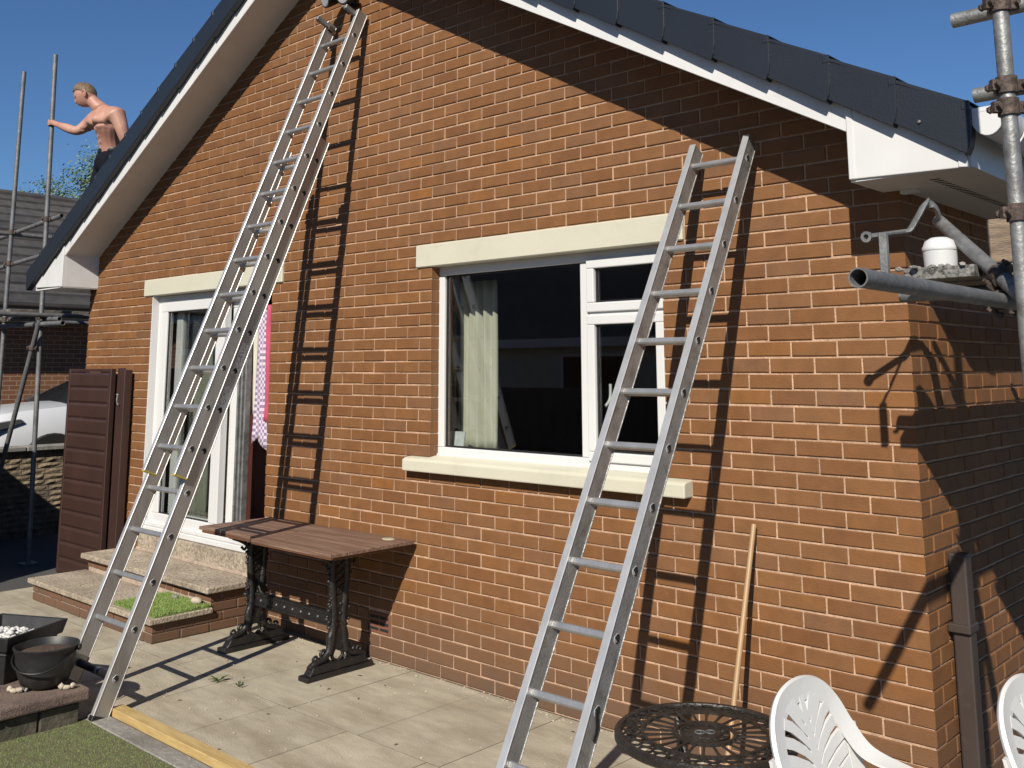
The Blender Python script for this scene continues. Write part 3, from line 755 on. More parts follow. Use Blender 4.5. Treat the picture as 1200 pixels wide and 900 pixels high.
# cauldron shaped pot with wire handle
def cauldron():
    t = thing('plant_pot', 'round black cauldron shaped pot of dry soil with a drooping handle', 'plant pot', (-3.965, -1.895, .168))
    m = MB(); m.lathe((0,0,0), [(0, .012), (.11, .012), (.135, .03), (.16, .10), (.170, .16), (.172, .20), (.185, .222), (.188, .232), (.178, .235), (.165, .21), (.160, .19), (0, .19)], 40, sx=1.0, sy=1.0)
    b = m.build('pot', 'pot_plastic', t, smooth=45, off=(0,0,0))
    m = MB(); m.lathe((0,0,0), [(0, .205), (.08, .208), (.15, .196), (.163, .19)], 24); m.build('soil', 'soil', t, smooth=60, off=(0,0,0))
    m = MB(); m.path(smooth_pts([(.185, .03, .215), (.165, -.09, .165), (.08, -.185, .125), (-.04, -.20, .128), (-.14, -.13, .165), (-.188, .02, .215)], 8), .0055, 8)
    m.build('handle', 'black_plastic', t, smooth=60, off=(0,0,0))
    for s_ in (-1, 1):
        m = MB(); m.lathe((s_*.186, .025, .215), [(0, -.012), (.018, -.012), (.018, .012), (0, .012)], 12, 'x'); m.build('handle_lug', 'black_plastic', t, off=(0,0,0))
    for k in range(3):
        a = 2.2+k*2.09; m = MB(); m.path([(math.cos(a)*.10, math.sin(a)*.10, .03), (math.cos(a)*.125, math.sin(a)*.125, 0)], [.02, .014], 8); m.build('foot', 'black_plastic', t, off=(0,0,0))
    t.rotation_euler = (0, 0, R(40)); t.scale = (.88, .88, .90); return t
cauldron()
def bone(loc, rz, label, seed):
    o = MB().blob((0,0,0), (.022, .014, .012), seed, 2, .2).blob((.028, .006, .004), (.016, .014, .014), seed+1, 2, .25).blob((-.026, .004, .006), (.016, .016, .016), seed+2, 2, .25).build('stone', 'pale_stone', smooth=70)
    o.location = loc; o.rotation_euler = (0, 0, rz); tag(o, label, 'stone', 'pale stones wedged under the cauldron pot'); return o
bone((-3.965, -2.05, .180), R(30), 'pale knobbly stone in front of the cauldron pot, on its lawn side', 21)
bone((-3.815, -1.84, .180), R(60), 'pale knobbly stone beside the cauldron pot, next to the ladder foot', 31)
o = MB().blob((0,0,0), (.09, .035, .025), 6, 2, .2).build('stone', 'pale_stone', smooth=70); o.location = (-6.2, -1.45, -.015)
tag(o, 'long pale stone lying on the path behind the planter', 'stone')

# ================================================================== LADDERS
LB = Vector((0, -.0925, -.2325))                         # one rung down
def ladder_frame(B):
    d = B.normalized(); n = Vector((0, d.z, -d.y)); n = n if n.y < 0 else -n; return d, n   # along, outward normal
def stile(parent, p_top, length, B, m, sx, dep=.088, wd=.026, name='stile', edge=True):
    """a box stile starting at p_top and running down the ladder; sx = side it faces"""
    d, n = ladder_frame(B); X = Vector((1,0,0)); c = p_top+d*length/2
    mb = MB(); mb.obox(c, X*wd/2, n*(dep/2-.006), d*length/2)
    o = mb.build(name, m, parent, bevel=.002)
    for s_ in (-1, 1):
        f = MB(); f.obox(c+n*s_*(dep/2-.0035)+X*sx*.0, X*(wd/2+.003), n*.0036, d*length/2); f.build('flange', 'alu_edge' if s_ > 0 else m, o, bevel=.002)
    return o
def rung(parent, a, b, B, m='rung'):
    d, n = ladder_frame(B); mb = MB(); pr = []
    a, b = Vector(a), Vector(b)
    prof = [(.0145, -.009), (.0145, .009), (.009, .014), (-.009, .0145), (-.015, .008), (-.015, -.008), (-.009, -.0145), (.009, -.014)]
    vs = [a+d*q-(-n)*p for p, q in prof]+[b+d*q+n*p for p, q in prof]; N = 8
    fs = [tuple(range(N)), tuple(range(2*N-1, N-1, -1))]+[(i, (i+1) % N, (i+1) % N+N, i+N) for i in range(N)]
    mb.add(vs, fs); return mb.build('rung', m, parent, smooth=35)
def rung_end(parent, c, B, sx):
    """flared rung socket on the outer face of a stile"""
    d, n = ladder_frame(B); X = Vector((sx, 0, 0)); c = Vector(c)
    m = MB(); vs = []; N = 12
    for k in range(N):
        a = 2*math.pi*k/N; e = d*math.cos(a)*.0215+n*math.sin(a)*.020*(1 if math.cos(a) > -.3 else .8)
        vs += [c+e+X*.0005, c+e*.86+X*.0028]
    m.add(vs, [(2*k, 2*((k+1) % N), 2*((k+1) % N)+1, 2*k+1) for k in range(N)])
    o = m.build('rung_socket', 'alu_edge', parent)
    m = MB(); m.add([c+X*.0008+(d*math.cos(2*math.pi*k/N)*.0190+n*math.sin(2*math.pi*k/N)*.0178) for k in range(N)], [tuple(range(N))]); m.build('dark_fill', 'dark_fill', o)  # flat dark disc painted as the shaded hollow of the rung end
    m = MB(); q = [(.015, .002), (.010, -.004), (.001, .012), (.006, .014), (.013, .009)]
    m.add([c+X*.0016+d*a+n*b for a, b in q], [tuple(range(5))]); m.build('bright_sliver', 'alu_edge', o)  # flat bright sliver painted as the lit lower part of the hollow

ext = thing('extension_ladder', 'tall two section aluminium extension ladder leaning beside the patio door', 'ladder', (-3.93, -1.7, 0))
d1, n1 = ladder_frame(LB)
UA = Vector((-3.737, -.135, 4.159)); UW = .332            # right inner end of the top rung, clear width
LA = Vector((-3.763, -1.244, 1.118)); LW = .411
# upper section
utop = UA-d1*.205
for s_, x in ((1, UA.x+.013), (-1, UA.x-UW-.013)):
    st_ = stile(ext, Vector((x, utop.y, utop.z)), .205+12*.25+.165, LB, 'alu', s_)
    e_ = Vector((x, utop.y, utop.z))+d1*(.205+12*.25+.168)
    MB().obox(e_, (.016, 0, 0), n1*.046, d1*.005).build('end_cap', 'yellow', ext, bevel=.003)
    for i in range(13): rung_end(ext, (x+s_*.0125, (UA+LB*i).y, (UA+LB*i).z), LB, s_)
for i in range(13):
    p = UA+LB*i; rung(ext, (p.x+.002, p.y, p.z), (p.x-UW-.002, p.y, p.z), LB)
# lower section: rungs continue the same pitch upward
ltop = LA-LB*9-d1*.17
for s_, x in ((1, LA.x+.014), (-1, LA.x-LW-.014)):
    st_ = stile(ext, Vector((x, ltop.y, ltop.z)), .17+9*.25+4*.25+.20, LB, 'alu', s_, dep=.094, wd=.027)
    for i in range(-9, 5): rung_end(ext, (x+s_*.0135, (LA+LB*i).y, (LA+LB*i).z), LB, s_)
    e_ = Vector((x, ltop.y, ltop.z))+d1*(.17+13*.25+.205)
    MB().obox(e_, (.018, 0, 0), n1*.049, d1*.014).build('rubber_foot', 'black_plastic', ext, bevel=.003)
    # guide bracket wrapping the upper section
    g_ = Vector((x-s_*.020, ltop.y, ltop.z))+d1*.10+n1*.045
    MB().obox(g_, (.034, 0, 0), n1*.004, d1*.035).build('guide_bracket', 'alu_edge', ext, bevel=.002)
    MB().obox(g_+n1*.045, (.036, 0, 0), n1*.003, d1*.032).build('guide_bracket', 'alu_edge', ext, bevel=.002)
for i in range(-9, 4):
    p = LA+LB*i; rung(ext, (p.x+.002, p.y, p.z), (p.x-LW-.002, p.y, p.z), LB)
p = LA+LB*4
m = MB(); m.tube((p.x+.004, p.y, p.z), (p.x-LW-.004, p.y, p.z), .021, 14); m.build('foot_bar', 'black_plastic', ext, smooth=40)
m = MB(); m.tube((p.x-.16, p.y, p.z), (p.x-.19, p.y, p.z), .0215, 14); m.build('foot_bar_band', 'alu_edge', ext, smooth=40)
# worn stickers on the near lower stile
for (k0, k1) in ((-3.72, -2.92), (-2.62, -1.92)):
    a = LA+LB*k0; b = LA+LB*k1; c = (a+b)/2
    MB().obox((LA.x+.0276, c.y, c.z), (.0006, 0, 0), n1*.021, (b-a)/2).build('sticker', 'sticker', ext)
# square stubs clamped to the top
for (x, zz) in ((UA.x+.0, 0.0), (UA.x-UW+.0, 0.0)):
    c = Vector((x, utop.y, utop.z))+d1*.05
    m = MB(); m.obox(c+n1*.05+Vector((0,0,.01)), (.016, 0, 0), n1*.085, d1*.016); m.build('roof_hook_stub', 'galv', ext, bevel=.003)
    m = MB(); m.obox(c+n1*.005, (.021, 0, 0), n1*.022, d1*.021); m.build('clamp', 'coupler', ext, bevel=.003)

sl2 = thing('single_ladder', 'worn single section aluminium ladder leaning in front of the picture window', 'ladder', (-.83, -1.72, 0))
SB = Vector((0, -.1225, -.2180)); d2, n2 = ladder_frame(SB)
SA = Vector((-.687, -.146, 2.814)); SW = .271
stp = SA-d2*.115
for s_, x in ((1, SA.x+.014), (-1, SA.x-SW-.014)):
    st_ = stile(sl2, Vector((x, stp.y, stp.z)), .115+12.75*.25, SB, 'alu_old', s_, dep=.086, wd=.028)
    for i in range(13): rung_end(sl2, (x+s_*.0138, (SA+SB*i).y, (SA+SB*i).z), SB, s_)
    e_ = Vector((x, stp.y, stp.z))+d2*(.115+12.75*.25)
    MB().obox(e_, (.018, 0, 0), n2*.045, d2*.012).build('rubber_foot', 'black_plastic', sl2, bevel=.003)
for i in range(13):
    p = SA+SB*i; rung(sl2, (p.x+.002, p.y, p.z), (p.x-SW-.002, p.y, p.z), SB)
p = SA+SB*10
m = MB(); m.path(smooth_pts([(p.x+.03, p.y-.005, p.z), (p.x+.036, p.y-.012, p.z-.05), (p.x+.034, p.y-.03, p.z-.09)], 5), .009, 6, flat=.4, flatdir=(1,0,0)); m.build('strap', 'black_plastic', sl2)

# ================================================================== CAST IRON PUB TABLE
pt = thing('pub_table', 'brown wooden table on two ornate black cast iron legs against the wall', 'table', (-3.91, -.34, 0))
def plank_top(x0, x1, y0, y1, z, n, nm):
    w_ = (y1-y0)/n
    for k in range(n):
        MB().box(x0+random.uniform(-.001, .001), x1+random.uniform(-.001, .001), y0+k*w_+.0006, y0+(k+1)*w_-.0006, z-.022, z).build(nm, 'wood_top', pt, bevel=.0025)
plank_top(-4.70, -3.955, -.60, -.03, .764, 4, 'tabletop_plank')
plank_top(-3.945, -3.125, -.675, -.03, .772, 5, 'tabletop_plank')
MB().box(-4.66, -3.17, -.60, -.06, .726, .7415).build('apron', 'wood_edge', pt, bevel=.003)
MB().box(-3.944, -3.127, -.671, -.655, .7416, .7498).build('edge_strip', 'wood_edge', pt)
def cast_end(x):
    T = .022
    f = MB(); f.prism([(-.60, 0), (-.10, 0), (-.10, .030), (-.60, .030)], 'x', x-.048, x+.048)
    f.prism([(-.575, .030), (-.125, .030), (-.145, .055), (-.155, .075), (-.545, .075), (-.555, .055)], 'x', x-.034, x+.034)
    leg = f.build('leg', 'iron', pt, bevel=.006, seg=2)
    c = MB()
    for yc in (-.395, -.305):           # twin pillars, gently swelling
        c.path(smooth_pts([(x, yc-.02 if yc < -.35 else yc+.02, .12), (x, yc, .22), (x, yc+(.01 if yc < -.35 else -.01), .34), (x, yc, .45), (x, yc-(.01 if yc < -.35 else -.01), .60), (x, yc, .70)], 5), [.024]*26, 10)
    c.build('pillar', 'iron', leg, smooth=50)
    o = MB()                              # scrolls sweeping out to the foot
    for s_ in (-1, 1):
        yc = -.35
        o.path(smooth_pts([(x, yc+s_*.02, .30), (x, yc+s_*.055, .22), (x, yc+s_*.06, .15), (x, yc+s_*.10, .105), (x, yc+s_*.165, .085), (x, yc+s_*.205, .062)], 6), .022, 8)
        o.path(smooth_pts([(x, yc+s_*.075, .115), (x, yc+s_*.10, .15), (x, yc+s_*.125, .135), (x, yc+s_*.115, .11)], 5), .010, 8)
        o.path(smooth_pts([(x, yc+s_*.14, .09), (x, yc+s_*.155, .125), (x, yc+s_*.18, .115), (x, yc+s_*.172, .095)], 5), .008, 8)
        o.path(smooth_pts([(x, yc+s_*.005, .07), (x, yc+s_*.04, .10), (x, yc+s_*.025, .145), (x, yc+s_*.0, .16)], 5), .011, 8)
        o.path(smooth_pts([(x, yc+s_*.055, .07), (x, yc+s_*.075, .095), (x, yc+s_*.10, .07)], 5), .009, 8)
        # upper bracket scrolls
        o.path(smooth_pts([(x, yc+s_*.05, .58), (x, yc+s_*.075, .65), (x, yc+s_*.13, .69), (x, yc+s_*.19, .715)], 6), .014, 8)
        o.path(smooth_pts([(x, yc+s_*.08, .66), (x, yc+s_*.10, .63), (x, yc+s_*.125, .65)], 4), .009, 8)
        for k in range(7): o.blob((x, yc+s_*(.062+.004*math.sin(k)), .36+k*.035), (.014, .012, .012), k, 1, .05)
    for k in range(16):
        for yc in (-.418, -.282): o.blob((x+.004*(-1)**k, yc+.012*math.sin(k*.9)*(1 if yc < -.35 else -1), .17+k*.034), (.016, .011+.005*(k % 2), .013), k, 1, .12)
    for k in range(5):
        z0_ = .48+k*.045
        o.path([(x+.012, -.385, z0_), (x+.012, -.315, z0_+.04)], .005, 6); o.path([(x+.012, -.315, z0_), (x+.012, -.385, z0_+.04)], .005, 6)
    o.build('scrollwork', 'iron', leg, smooth=60)
    p = MB()
    p.prism([(-.41, .30), (-.29, .30), (-.27, .36), (-.29, .42), (-.32, .455), (-.38, .455), (-.41, .42), (-.43, .36)], 'x', x-.012, x+.012)
    for k in range(5): p.blob((x+.014, -.35+.03*math.cos(k*1.256), .375+.03*math.sin(k*1.256)), (.008, .012, .012), k, 1, .05); p.blob((x-.014, -.35+.03*math.cos(k*1.256), .375+.03*math.sin(k*1.256)), (.008, .012, .012), k, 1, .05)
    p.prism([(-.40, .46), (-.30, .46), (-.31, .71), (-.39, .71)], 'x', x-.009, x+.009)
    p.prism([(-.385, .14), (-.315, .14), (-.305, .30), (-.395, .30)], 'x', x-.009, x+.009)
    p.build('plaque', 'iron', leg, bevel=.003)
    t = MB(); t.box(x-.03, x+.03, -.56, -.13, .71, .7255); t.build('top_rail', 'iron', leg, bevel=.004)
cast_end(-3.46); cast_end(-4.36)
sb = MB(); sb.box(-4.35, -3.47, -.364, -.338, .268, .335); sb.box(-4.35, -3.47, -.372, -.330, .328, .342); sb.box(-4.35, -3.47, -.372, -.330, .262, .275)
sbo = sb.build('stretcher', 'iron', pt, bevel=.003)
for k in range(9):
    MB().blob((-4.27+k*.09, -.368, .302), (.010, .007, .010), k, 1, .03).build('stud', 'galv_dark', sbo, smooth=60)
for s_, x in ((1, -4.33), (-1, -3.49)):
    MB().path(smooth_pts([(x, -.351, .42), (x+s_*.02, -.351, .36), (x+s_*.07, -.351, .335)], 4), .011, 8).build('corner_bracket', 'iron', sbo, smooth=60)
    MB().path(smooth_pts([(x, -.351, .19), (x+s_*.025, -.351, .235), (x+s_*.06, -.351, .265), (x+s_*.03, -.351, .24)], 4), .011, 8).build('corner_bracket', 'iron', sbo, smooth=60)
o = MB().lathe((0,0,0), [(0, 0), (.040, 0), (.042, .003), (.038, .006), (0, .006)], 28, sx=1.15, sy=.8).build('coaster', 'coaster', smooth=40)
o.location = (-3.275, -.115, .7725); tag(o, 'cream oval disc on the right end of the wooden table', 'coaster')

# ================================================================== ROUND LATTICE TABLE
RTX, RTY, RTZ, RTR = -.300, -1.245, .612, .300
rt = thing('round_table', 'round dark cast metal garden table with a pierced lattice top', 'table', (RTX, RTY, 0))
def ring(mb, r, wr, wz, z, seg=56, sq=True):
    mb.lathe((RTX, RTY, z), [(r-wr, -wz), (r+wr, -wz), (r+wr, wz), (r-wr, wz), (r-wr, -wz)], seg)
m = MB(); m.lathe((RTX, RTY, RTZ), [(RTR-.022, .0), (RTR-.018, .006), (RTR-.004, .007), (RTR+.004, 0), (RTR+.004, -.018), (RTR-.006, -.026), (RTR-.016, -.02), (RTR-.022, -.006), (RTR-.022, 0)], 72)
m.build('rim', 'table_metal', rt, smooth=40)
m = MB(); ring(m, RTR*.70, .006, .005, RTZ); ring(m, RTR*.34, .006, .005, RTZ); ring(m, RTR*.27, .003, .006, RTZ)
m.build('lattice_ring', 'table_metal', rt, smooth=40)
rd = m = MB()
for k in range(24):
    a = 2*math.pi*k/24; c, s_ = math.cos(a), math.sin(a)
    pts = [(RTX+c*RTR*t, RTY+s_*RTR*t, RTZ) for t in (.34, .45, .58, .70)]
    m.path(pts, [.0065, .0048, .0055, .009], 6, flat=.8)
m.build('spoke_ring', 'table_metal', rt, smooth=50)
m = MB()
for k in range(24):                        # outer band of interlaced loops
    a = 2*math.pi*(k+.5)/24
    for (rr, rad) in ((.775, .021), (.86, .024)):
        pts = []
        for q in range(12):
            t = 2*math.pi*q/12; R_ = RTR*rr+math.cos(t)*rad*.85; th = a+(math.sin(t)*rad)/(RTR*rr)+(math.pi/24 if rr > .8 else 0)
            pts.append((RTX+math.cos(th)*R_, RTY+math.sin(th)*R_, RTZ))
        m.path(pts, .0044, 6, closed=True)
m.build('loop_band', 'table_metal', rt, smooth=50)
m = MB(); m.lathe((RTX, RTY, RTZ), [(0, .004), (RTR*.17, .004), (RTR*.18, .001), (RTR*.18, -.005), (0, -.005)], 36)
for k in range(12):
    a = 2*math.pi*k/12; pts = []
    for q in range(10):
        t = 2*math.pi*q/10; R_ = RTR*.225+math.cos(t)*.013; th = a+math.sin(t)*.014/(RTR*.225); pts.append((RTX+math.cos(th)*R_, RTY+math.sin(th)*R_, RTZ))
    m.path(pts, .0035, 6, closed=True)
hub = m.build('hub', 'table_metal', rt, smooth=40)
m = MB()                                   # interlaced monogram cast into the hub
for (dx, ph) in ((-.018, 0), (.018, 0)):
    pts = [(RTX+dx*.7+math.cos(t*.5236)*.016+.006*0, RTY+dx*.7+math.sin(t*.5236)*.016, RTZ+.005) for t in range(12)]; m.path(pts, .002, 6, closed=True)
u1, u2 = Vector((.736, .677, 0)), Vector((-.677, .736, 0)); c0 = Vector((RTX, RTY, RTZ+.0055))
m.path([c0-u1*.016-u2*.014, c0-u1*.009+u2*.014, c0, c0+u1*.009+u2*.014, c0+u1*.016-u2*.014], .002, 6)
m.build('monogram', 'galv_dark', hub, smooth=50)
for k in range(3):
    a = 2*math.pi*k/3+.5; c, s_ = math.cos(a), math.sin(a)
    m = MB(); m.path(smooth_pts([(RTX+c*.22, RTY+s_*.22, RTZ-.02), (RTX+c*.16, RTY+s_*.16, RTZ-.12), (RTX+c*.06, RTY+s_*.06, .34), (RTX+c*.09, RTY+s_*.09, .16), (RTX+c*.20, RTY+s_*.20, .05), (RTX+c*.27, RTY+s_*.27, .012)], 6), .013, 10)
    m.build('leg', 'table_metal', rt, smooth=50)
m = MB(); ring(m, .075, .006, .006, .33, 28); m.build('leg_ring', 'table_metal', rt)

# ================================================================== WHITE PLASTIC CHAIRS
def make_chair(label, loc, rz):
    t = thing('plastic_chair', label, 'chair', (0,0,0), 'white plastic garden chairs')
    O = (0,0,0); H0, HB = .385, .85            # seat height, top of the back
    rec = .26
    def bk(u, v):                             # back surface: u across, v height above the seat
        return Vector((u, .21+v*rec+.10*(.06-u*u*1.3), H0+v))
    def width(v):                             # outer half-width of the back
        t_ = v/.47
        return .255*math.sqrt(max(0, 1-max(0, (t_-.42)/.58)**2.2)) if t_ > .42 else .215+.04*math.sin(min(1, t_/.42)*math.pi/2)
    # one band flows from the arms up the sides and over the top of the back
    half = [Vector((-.262, -.215, H0+.125)), Vector((-.278, -.15, H0+.165)), Vector((-.284, -.03, H0+.172)), Vector((-.276, .09, H0+.186)), bk(-.250, .225)+Vector((0, -.050, 0)), bk(-.226, .30)+Vector((0, -.012, 0)), bk(-.188, .385), bk(-.115, .447)]
    ctrl = half+[bk(0, .468)]+[Vector((-p.x, p.y, p.z)) for p in reversed(half)]
    path_ = smooth_pts(ctrl, 6); rim = MB(); vs = []; fs = []; n8 = 8; NPT = len(path_)
    for k, p in enumerate(path_):
        tn = (path_[min(k+1, NPT-1)]-path_[max(k-1, 0)]).normalized()
        tg = Vector((0, p.y-rec*max(0, p.z-H0-.22), min(p.z, H0+.20)))
        wv = tg-p; wv = (wv-tn*wv.dot(tn)).normalized(); nv_ = tn.cross(wv).normalized(); wd = .064
        for (a_, b_) in ((0, -.010), (-.006, 0), (0, .010), (.15*wd, .014), (.6*wd, .010), (wd, .004), (wd, -.004), (.5*wd, -.006)): vs.append(p+wv*a_+nv_*b_)
    for k in range(NPT-1):
        for j in range(n8): fs.append((k*n8+j, k*n8+(j+1) % n8, (k+1)*n8+(j+1) % n8, (k+1)*n8+j))
    fs += [tuple(range(n8)), tuple((NPT-1)*n8+j for j in range(n8))]
    rim.add(vs, fs); back = rim.build('backrest', 'plastic_white', t, smooth=50, off=O)
    # lower side panels joining the band to the seat
    for s_ in (-1, 1):
        sp = MB(); cols = []
        for (v_, w_) in ((-.01, .060), (.08, .062), (.16, .064), (.235, .064), (.30, .062)):
            u_ = .205+.045*min(1, v_/.235); cols.append((bk(s_*u_, v_)+Vector((0, -.004, 0)), bk(s_*(u_-w_), v_)))
        vs = []
        for p, q in cols: vs += [p+Vector((0, -.006, 0)), q+Vector((0, -.006, 0)), q+Vector((0, .006, 0)), p+Vector((0, .006, 0))]
        fs = [(i*4+j, i*4+(j+1) % 4, (i+1)*4+(j+1) % 4, (i+1)*4+j) for i in range(len(cols)-1) for j in range(4)]+[(0,1,2,3), tuple((len(cols)-1)*4+j for j in range(4))]
        sp.add(vs, fs); sp.build('side_panel', 'plastic_white', back, smooth=50, off=O)
    # centre stem and curved ribs
    def strip(pts, ws, th=.005):
        mb = MB(); vs = []; n_ = len(pts)
        for i, (u, v) in enumerate(pts):
            a = pts[min(i+1, n_-1)]; b = pts[max(i-1, 0)]; d = Vector((a[0]-b[0], a[1]-b[1])).normalized(); nn = (-d.y, d.x)
            for sgn in (-1, 1):
                p = bk(u+nn[0]*ws[i]*sgn, v+nn[1]*ws[i]*sgn)
                vs += [p+Vector((0, -th, 0)), p+Vector((0, th, 0))]
        fs = []
        for i in range(n_-1):
            o_ = i*4
            fs += [(o_, o_+2, o_+6, o_+4), (o_+1, o_+5, o_+7, o_+3), (o_, o_+4, o_+5, o_+1), (o_+2, o_+3, o_+7, o_+6)]
        fs += [(0,1,3,2), ((n_-1)*4, (n_-1)*4+2, (n_-1)*4+3, (n_-1)*4+1)]
        mb.add(vs, fs); return mb
    strip([(0, .03), (0, .15), (0, .30), (0, .42)], [.030, .022, .016, .012]).build('stem', 'plastic_white', back, smooth=40, off=O)
    for s_ in (-1, 1):
        for k in range(10):
            v0 = .015+k*.038
            ln = .185 if k < 6 else .185-(k-5)*.034
            ins = [(s_*.012, v0), (s_*.05, v0+.012+k*.004), (s_*(.05+ln*.35), v0+.03+k*.006), (s_*(.035+ln*.8), v0+.055+k*.005)]
            strip(ins, [.010, .0145, .0158, .0160]).build('rib', 'plastic_white', back, smooth=40, off=O)
        strip([(s_*.085, -.01), (s_*.10, .10), (s_*.108, .20)], [.009, .009, .007], .0055).build('rib_bar', 'plastic_white', back, smooth=40, off=O)
    # seat
    se = MB(); n_ = 10; vs = []
    for i in range(n_+1):
        for j in range(n_+1):
            u = -.225+.45*i/n_; y = -.24+.47*j/n_; z = H0+.015*(abs(u)/.225)**2-.01+.012*max(0, -y/.24)**3*-1
            vs.append((u*(1-.08*(j/n_)), y, z))
    top = len(vs); vs += [(a, b, c-.012) for a, b, c in vs]
    fs = []
    for i in range(n_):
        for j in range(n_):
            q = (i*(n_+1)+j, (i+1)*(n_+1)+j, (i+1)*(n_+1)+j+1, i*(n_+1)+j+1); fs.append(q); fs.append(tuple(x+top for x in q[::-1]))
    edge = [i*(n_+1) for i in range(n_+1)]+[n_*(n_+1)+j for j in range(1, n_+1)]+[i*(n_+1)+n_ for i in range(n_-1, -1, -1)]+[j for j in range(n_-1, 0, -1)]
    for a, b in zip(edge, edge[1:]+edge[:1]): fs.append((a, b, b+top, a+top))
    se.add(vs, fs); se.build('seat', 'plastic_white', t, smooth=50, off=O)
    for s_ in (-1, 1):
        post = MB(); post.path(smooth_pts([(s_*.252, -.205, H0+.145), (s_*.255, -.225, H0+.08), (s_*.243, -.228, H0-.01)], 5), .026, 10, flat=.6, flatdir=(1,0,0)); post.build('arm_post', 'plastic_white', t, smooth=60, off=O)
        for (y0_, y1_) in ((-.225, -.265), (.22, .275)):
            lg = MB(); x0_ = s_*.235; x1_ = s_*.262
            lg.path([(x0_, y0_, H0+.005), ((x0_+x1_)/2, (y0_+y1_)/2, H0/2), (x1_, y1_, 0)], [.030, .024, .019], 8); lg.build('leg', 'plastic_white', t, smooth=60, off=O)
    t.location = loc; t.rotation_euler = (0, 0, rz); return t
make_chair('white plastic garden chair with a fan slatted back beside the round table', (.36, -1.235, -.012), R(86))
make_chair('white plastic garden chair partly out of frame beside the brown downpipe', (.885, -.80, 0), R(84))

# ================================================================== SMALL THINGS BY THE WALL
o = MB().path([(-.722, -.475, .0), (-.768, -.030, 1.105)], .0125, 12).build('broom_handle', 'broom', smooth=50)
tag(o, 'pale wooden broom handle leaning on the wall between ladder and house corner', 'wooden pole')
cu = MB()
def curtain(x0, x1, y, z0, z1, n, amp, m, label, gather=0):
    mb = MB(); vs = []; nx, nz = n*8, 14
    for j in range(nz+1):
        z = z0+(z1-z0)*j/nz; t_ = j/nz
        for i in range(nx+1):
            s_ = i/nx; x = x0+(x1-x0)*s_+gather*math.sin(t_*3)*(s_-.5)
            vs.append((x, y+amp*math.sin(s_*n*2*math.pi+.6*math.sin(t_*2.5))+amp*.4*math.sin(s_*n*4.3+t_), z))
    fs = [(j*(nx+1)+i, j*(nx+1)+i+1, (j+1)*(nx+1)+i+1, (j+1)*(nx+1)+i) for j in range(nz) for i in range(nx)]
    mb.add(vs, fs); o = mb.build('curtain', m, smooth=80, off=(x0, y, z0)); o.location = (x0, y, z0)
    sm = o.modifiers.new('thickness', 'SOLIDIFY'); sm.thickness = .004
    return tag(o, label, 'curtain')
curtain(-3.15, -2.79, .36, 1.30, 2.40, 5, .022, 'curtain', 'cream pleated curtain gathered at the left of the picture window')
curtain(-3.27, -3.14, .33, 1.30, 2.44, 2, .01, 'sheer', 'narrow olive lining at the left edge of the picture window')
curtain(-6.60, -6.22, .34, .52, 2.34, 5, .02, 'curtain', 'cream curtain hanging behind the left pane of the patio door')
o = MB().box(-.06, .06, -.004, .004, 0, .105).box(-.045, -.035, -.0045, -.0005, .02, .04).build('card', 'paper'); o.location = (-3.0, .20, 1.326); o.rotation_euler = (R(-14), 0, R(8))
tag(o, 'small pale card standing on the sill inside the picture window', 'card')
def garment(name, x0, x1, y, z0, z1, m, label, hem):
    mb = MB(); nx, nz = 14, 16; vs = []
    for j in range(nz+1):
        t_ = j/nz
        for i in range(nx+1):
            s_ = i/nx; zb = z0+hem*math.sin(s_*5.5)
            x = x0+(x1-x0)*s_
            if t_ > .8: x = x0+(x1-x0)*(.5+(s_-.5)*(1-(t_-.8)*2.2))
            vs.append((x, y+.03*math.sin(s_*9+t_*2), zb+(z1-zb)*t_))
    mb.add(vs, [(j*(nx+1)+i, j*(nx+1)+i+1, (j+1)*(nx+1)+i+1, (j+1)*(nx+1)+i) for j in range(nz) for i in range(nx)])
    o = mb.build(name, m, smooth=80, off=(x0, y, z0)); o.location = (x0, y, z0); sm = o.modifiers.new('thickness', 'SOLIDIFY'); sm.thickness = .006
    return tag(o, label, 'clothing', 'washing hanging inside the patio doorway')
garment('hanging_garment', -5.13, -4.98, .165, 1.42, 2.33, 'pink', 'bright pink garment hanging at the right side of the open patio door', .01)
garment('hanging_shirt', -5.36, -5.06, .215, 1.24, 2.33, 'check', 'lilac checked shirt hanging behind the pink garment in the doorway', .06)
garment('hanging_garment', -5.48, -5.30, .27, 1.46, 2.33, 'curtain', 'pale garment hanging nearest the door frame behind the long ladder', .02)

# weeds and debris on the patio
def weed(loc, n, r, seed, label):
    rd_ = random.Random(seed); mb = MB()
    for i in range(n):
        a = rd_.uniform(0, 6.28); l_ = rd_.uniform(.4, 1)*r; h = rd_.uniform(.01, .035); w_ = .006
        p = Vector((0,0,0)); e = Vector((math.cos(a)*l_, math.sin(a)*l_, h)); s_ = Vector((-math.sin(a)*w_, math.cos(a)*w_, 0)); mid = e*.6+Vector((0,0,.008))
        mb.add([p, mid+s_, e, mid-s_], [(0,1,2,3)])
    o = mb.build('weed', 'weed'); o.location = loc; return tag(o, label, 'weed')
weed((-3.845, -.925, .002), 22, .07, 1, 'small green weed growing in a paving joint in front of the wooden table')
weed((-3.66, -.90, .002), 9, .04, 2, 'tiny weed in the paving joint nearer the long ladder shadow edge')
rd_ = random.Random(12)
db = MB()
for i in range(420):
    y = -abs(rd_.gauss(0, .05))-.01 if rd_.random() < .6 else rd_.uniform(-1.5, -.05)
    x = rd_.uniform(-4.8, -.2); r_ = rd_.uniform(.002, .006)*(1.6 if rd_.random() < .06 else 1)
    db.blob((x, y, r_*.5), (r_*1.4, r_, r_*.7), i, 1, .3)
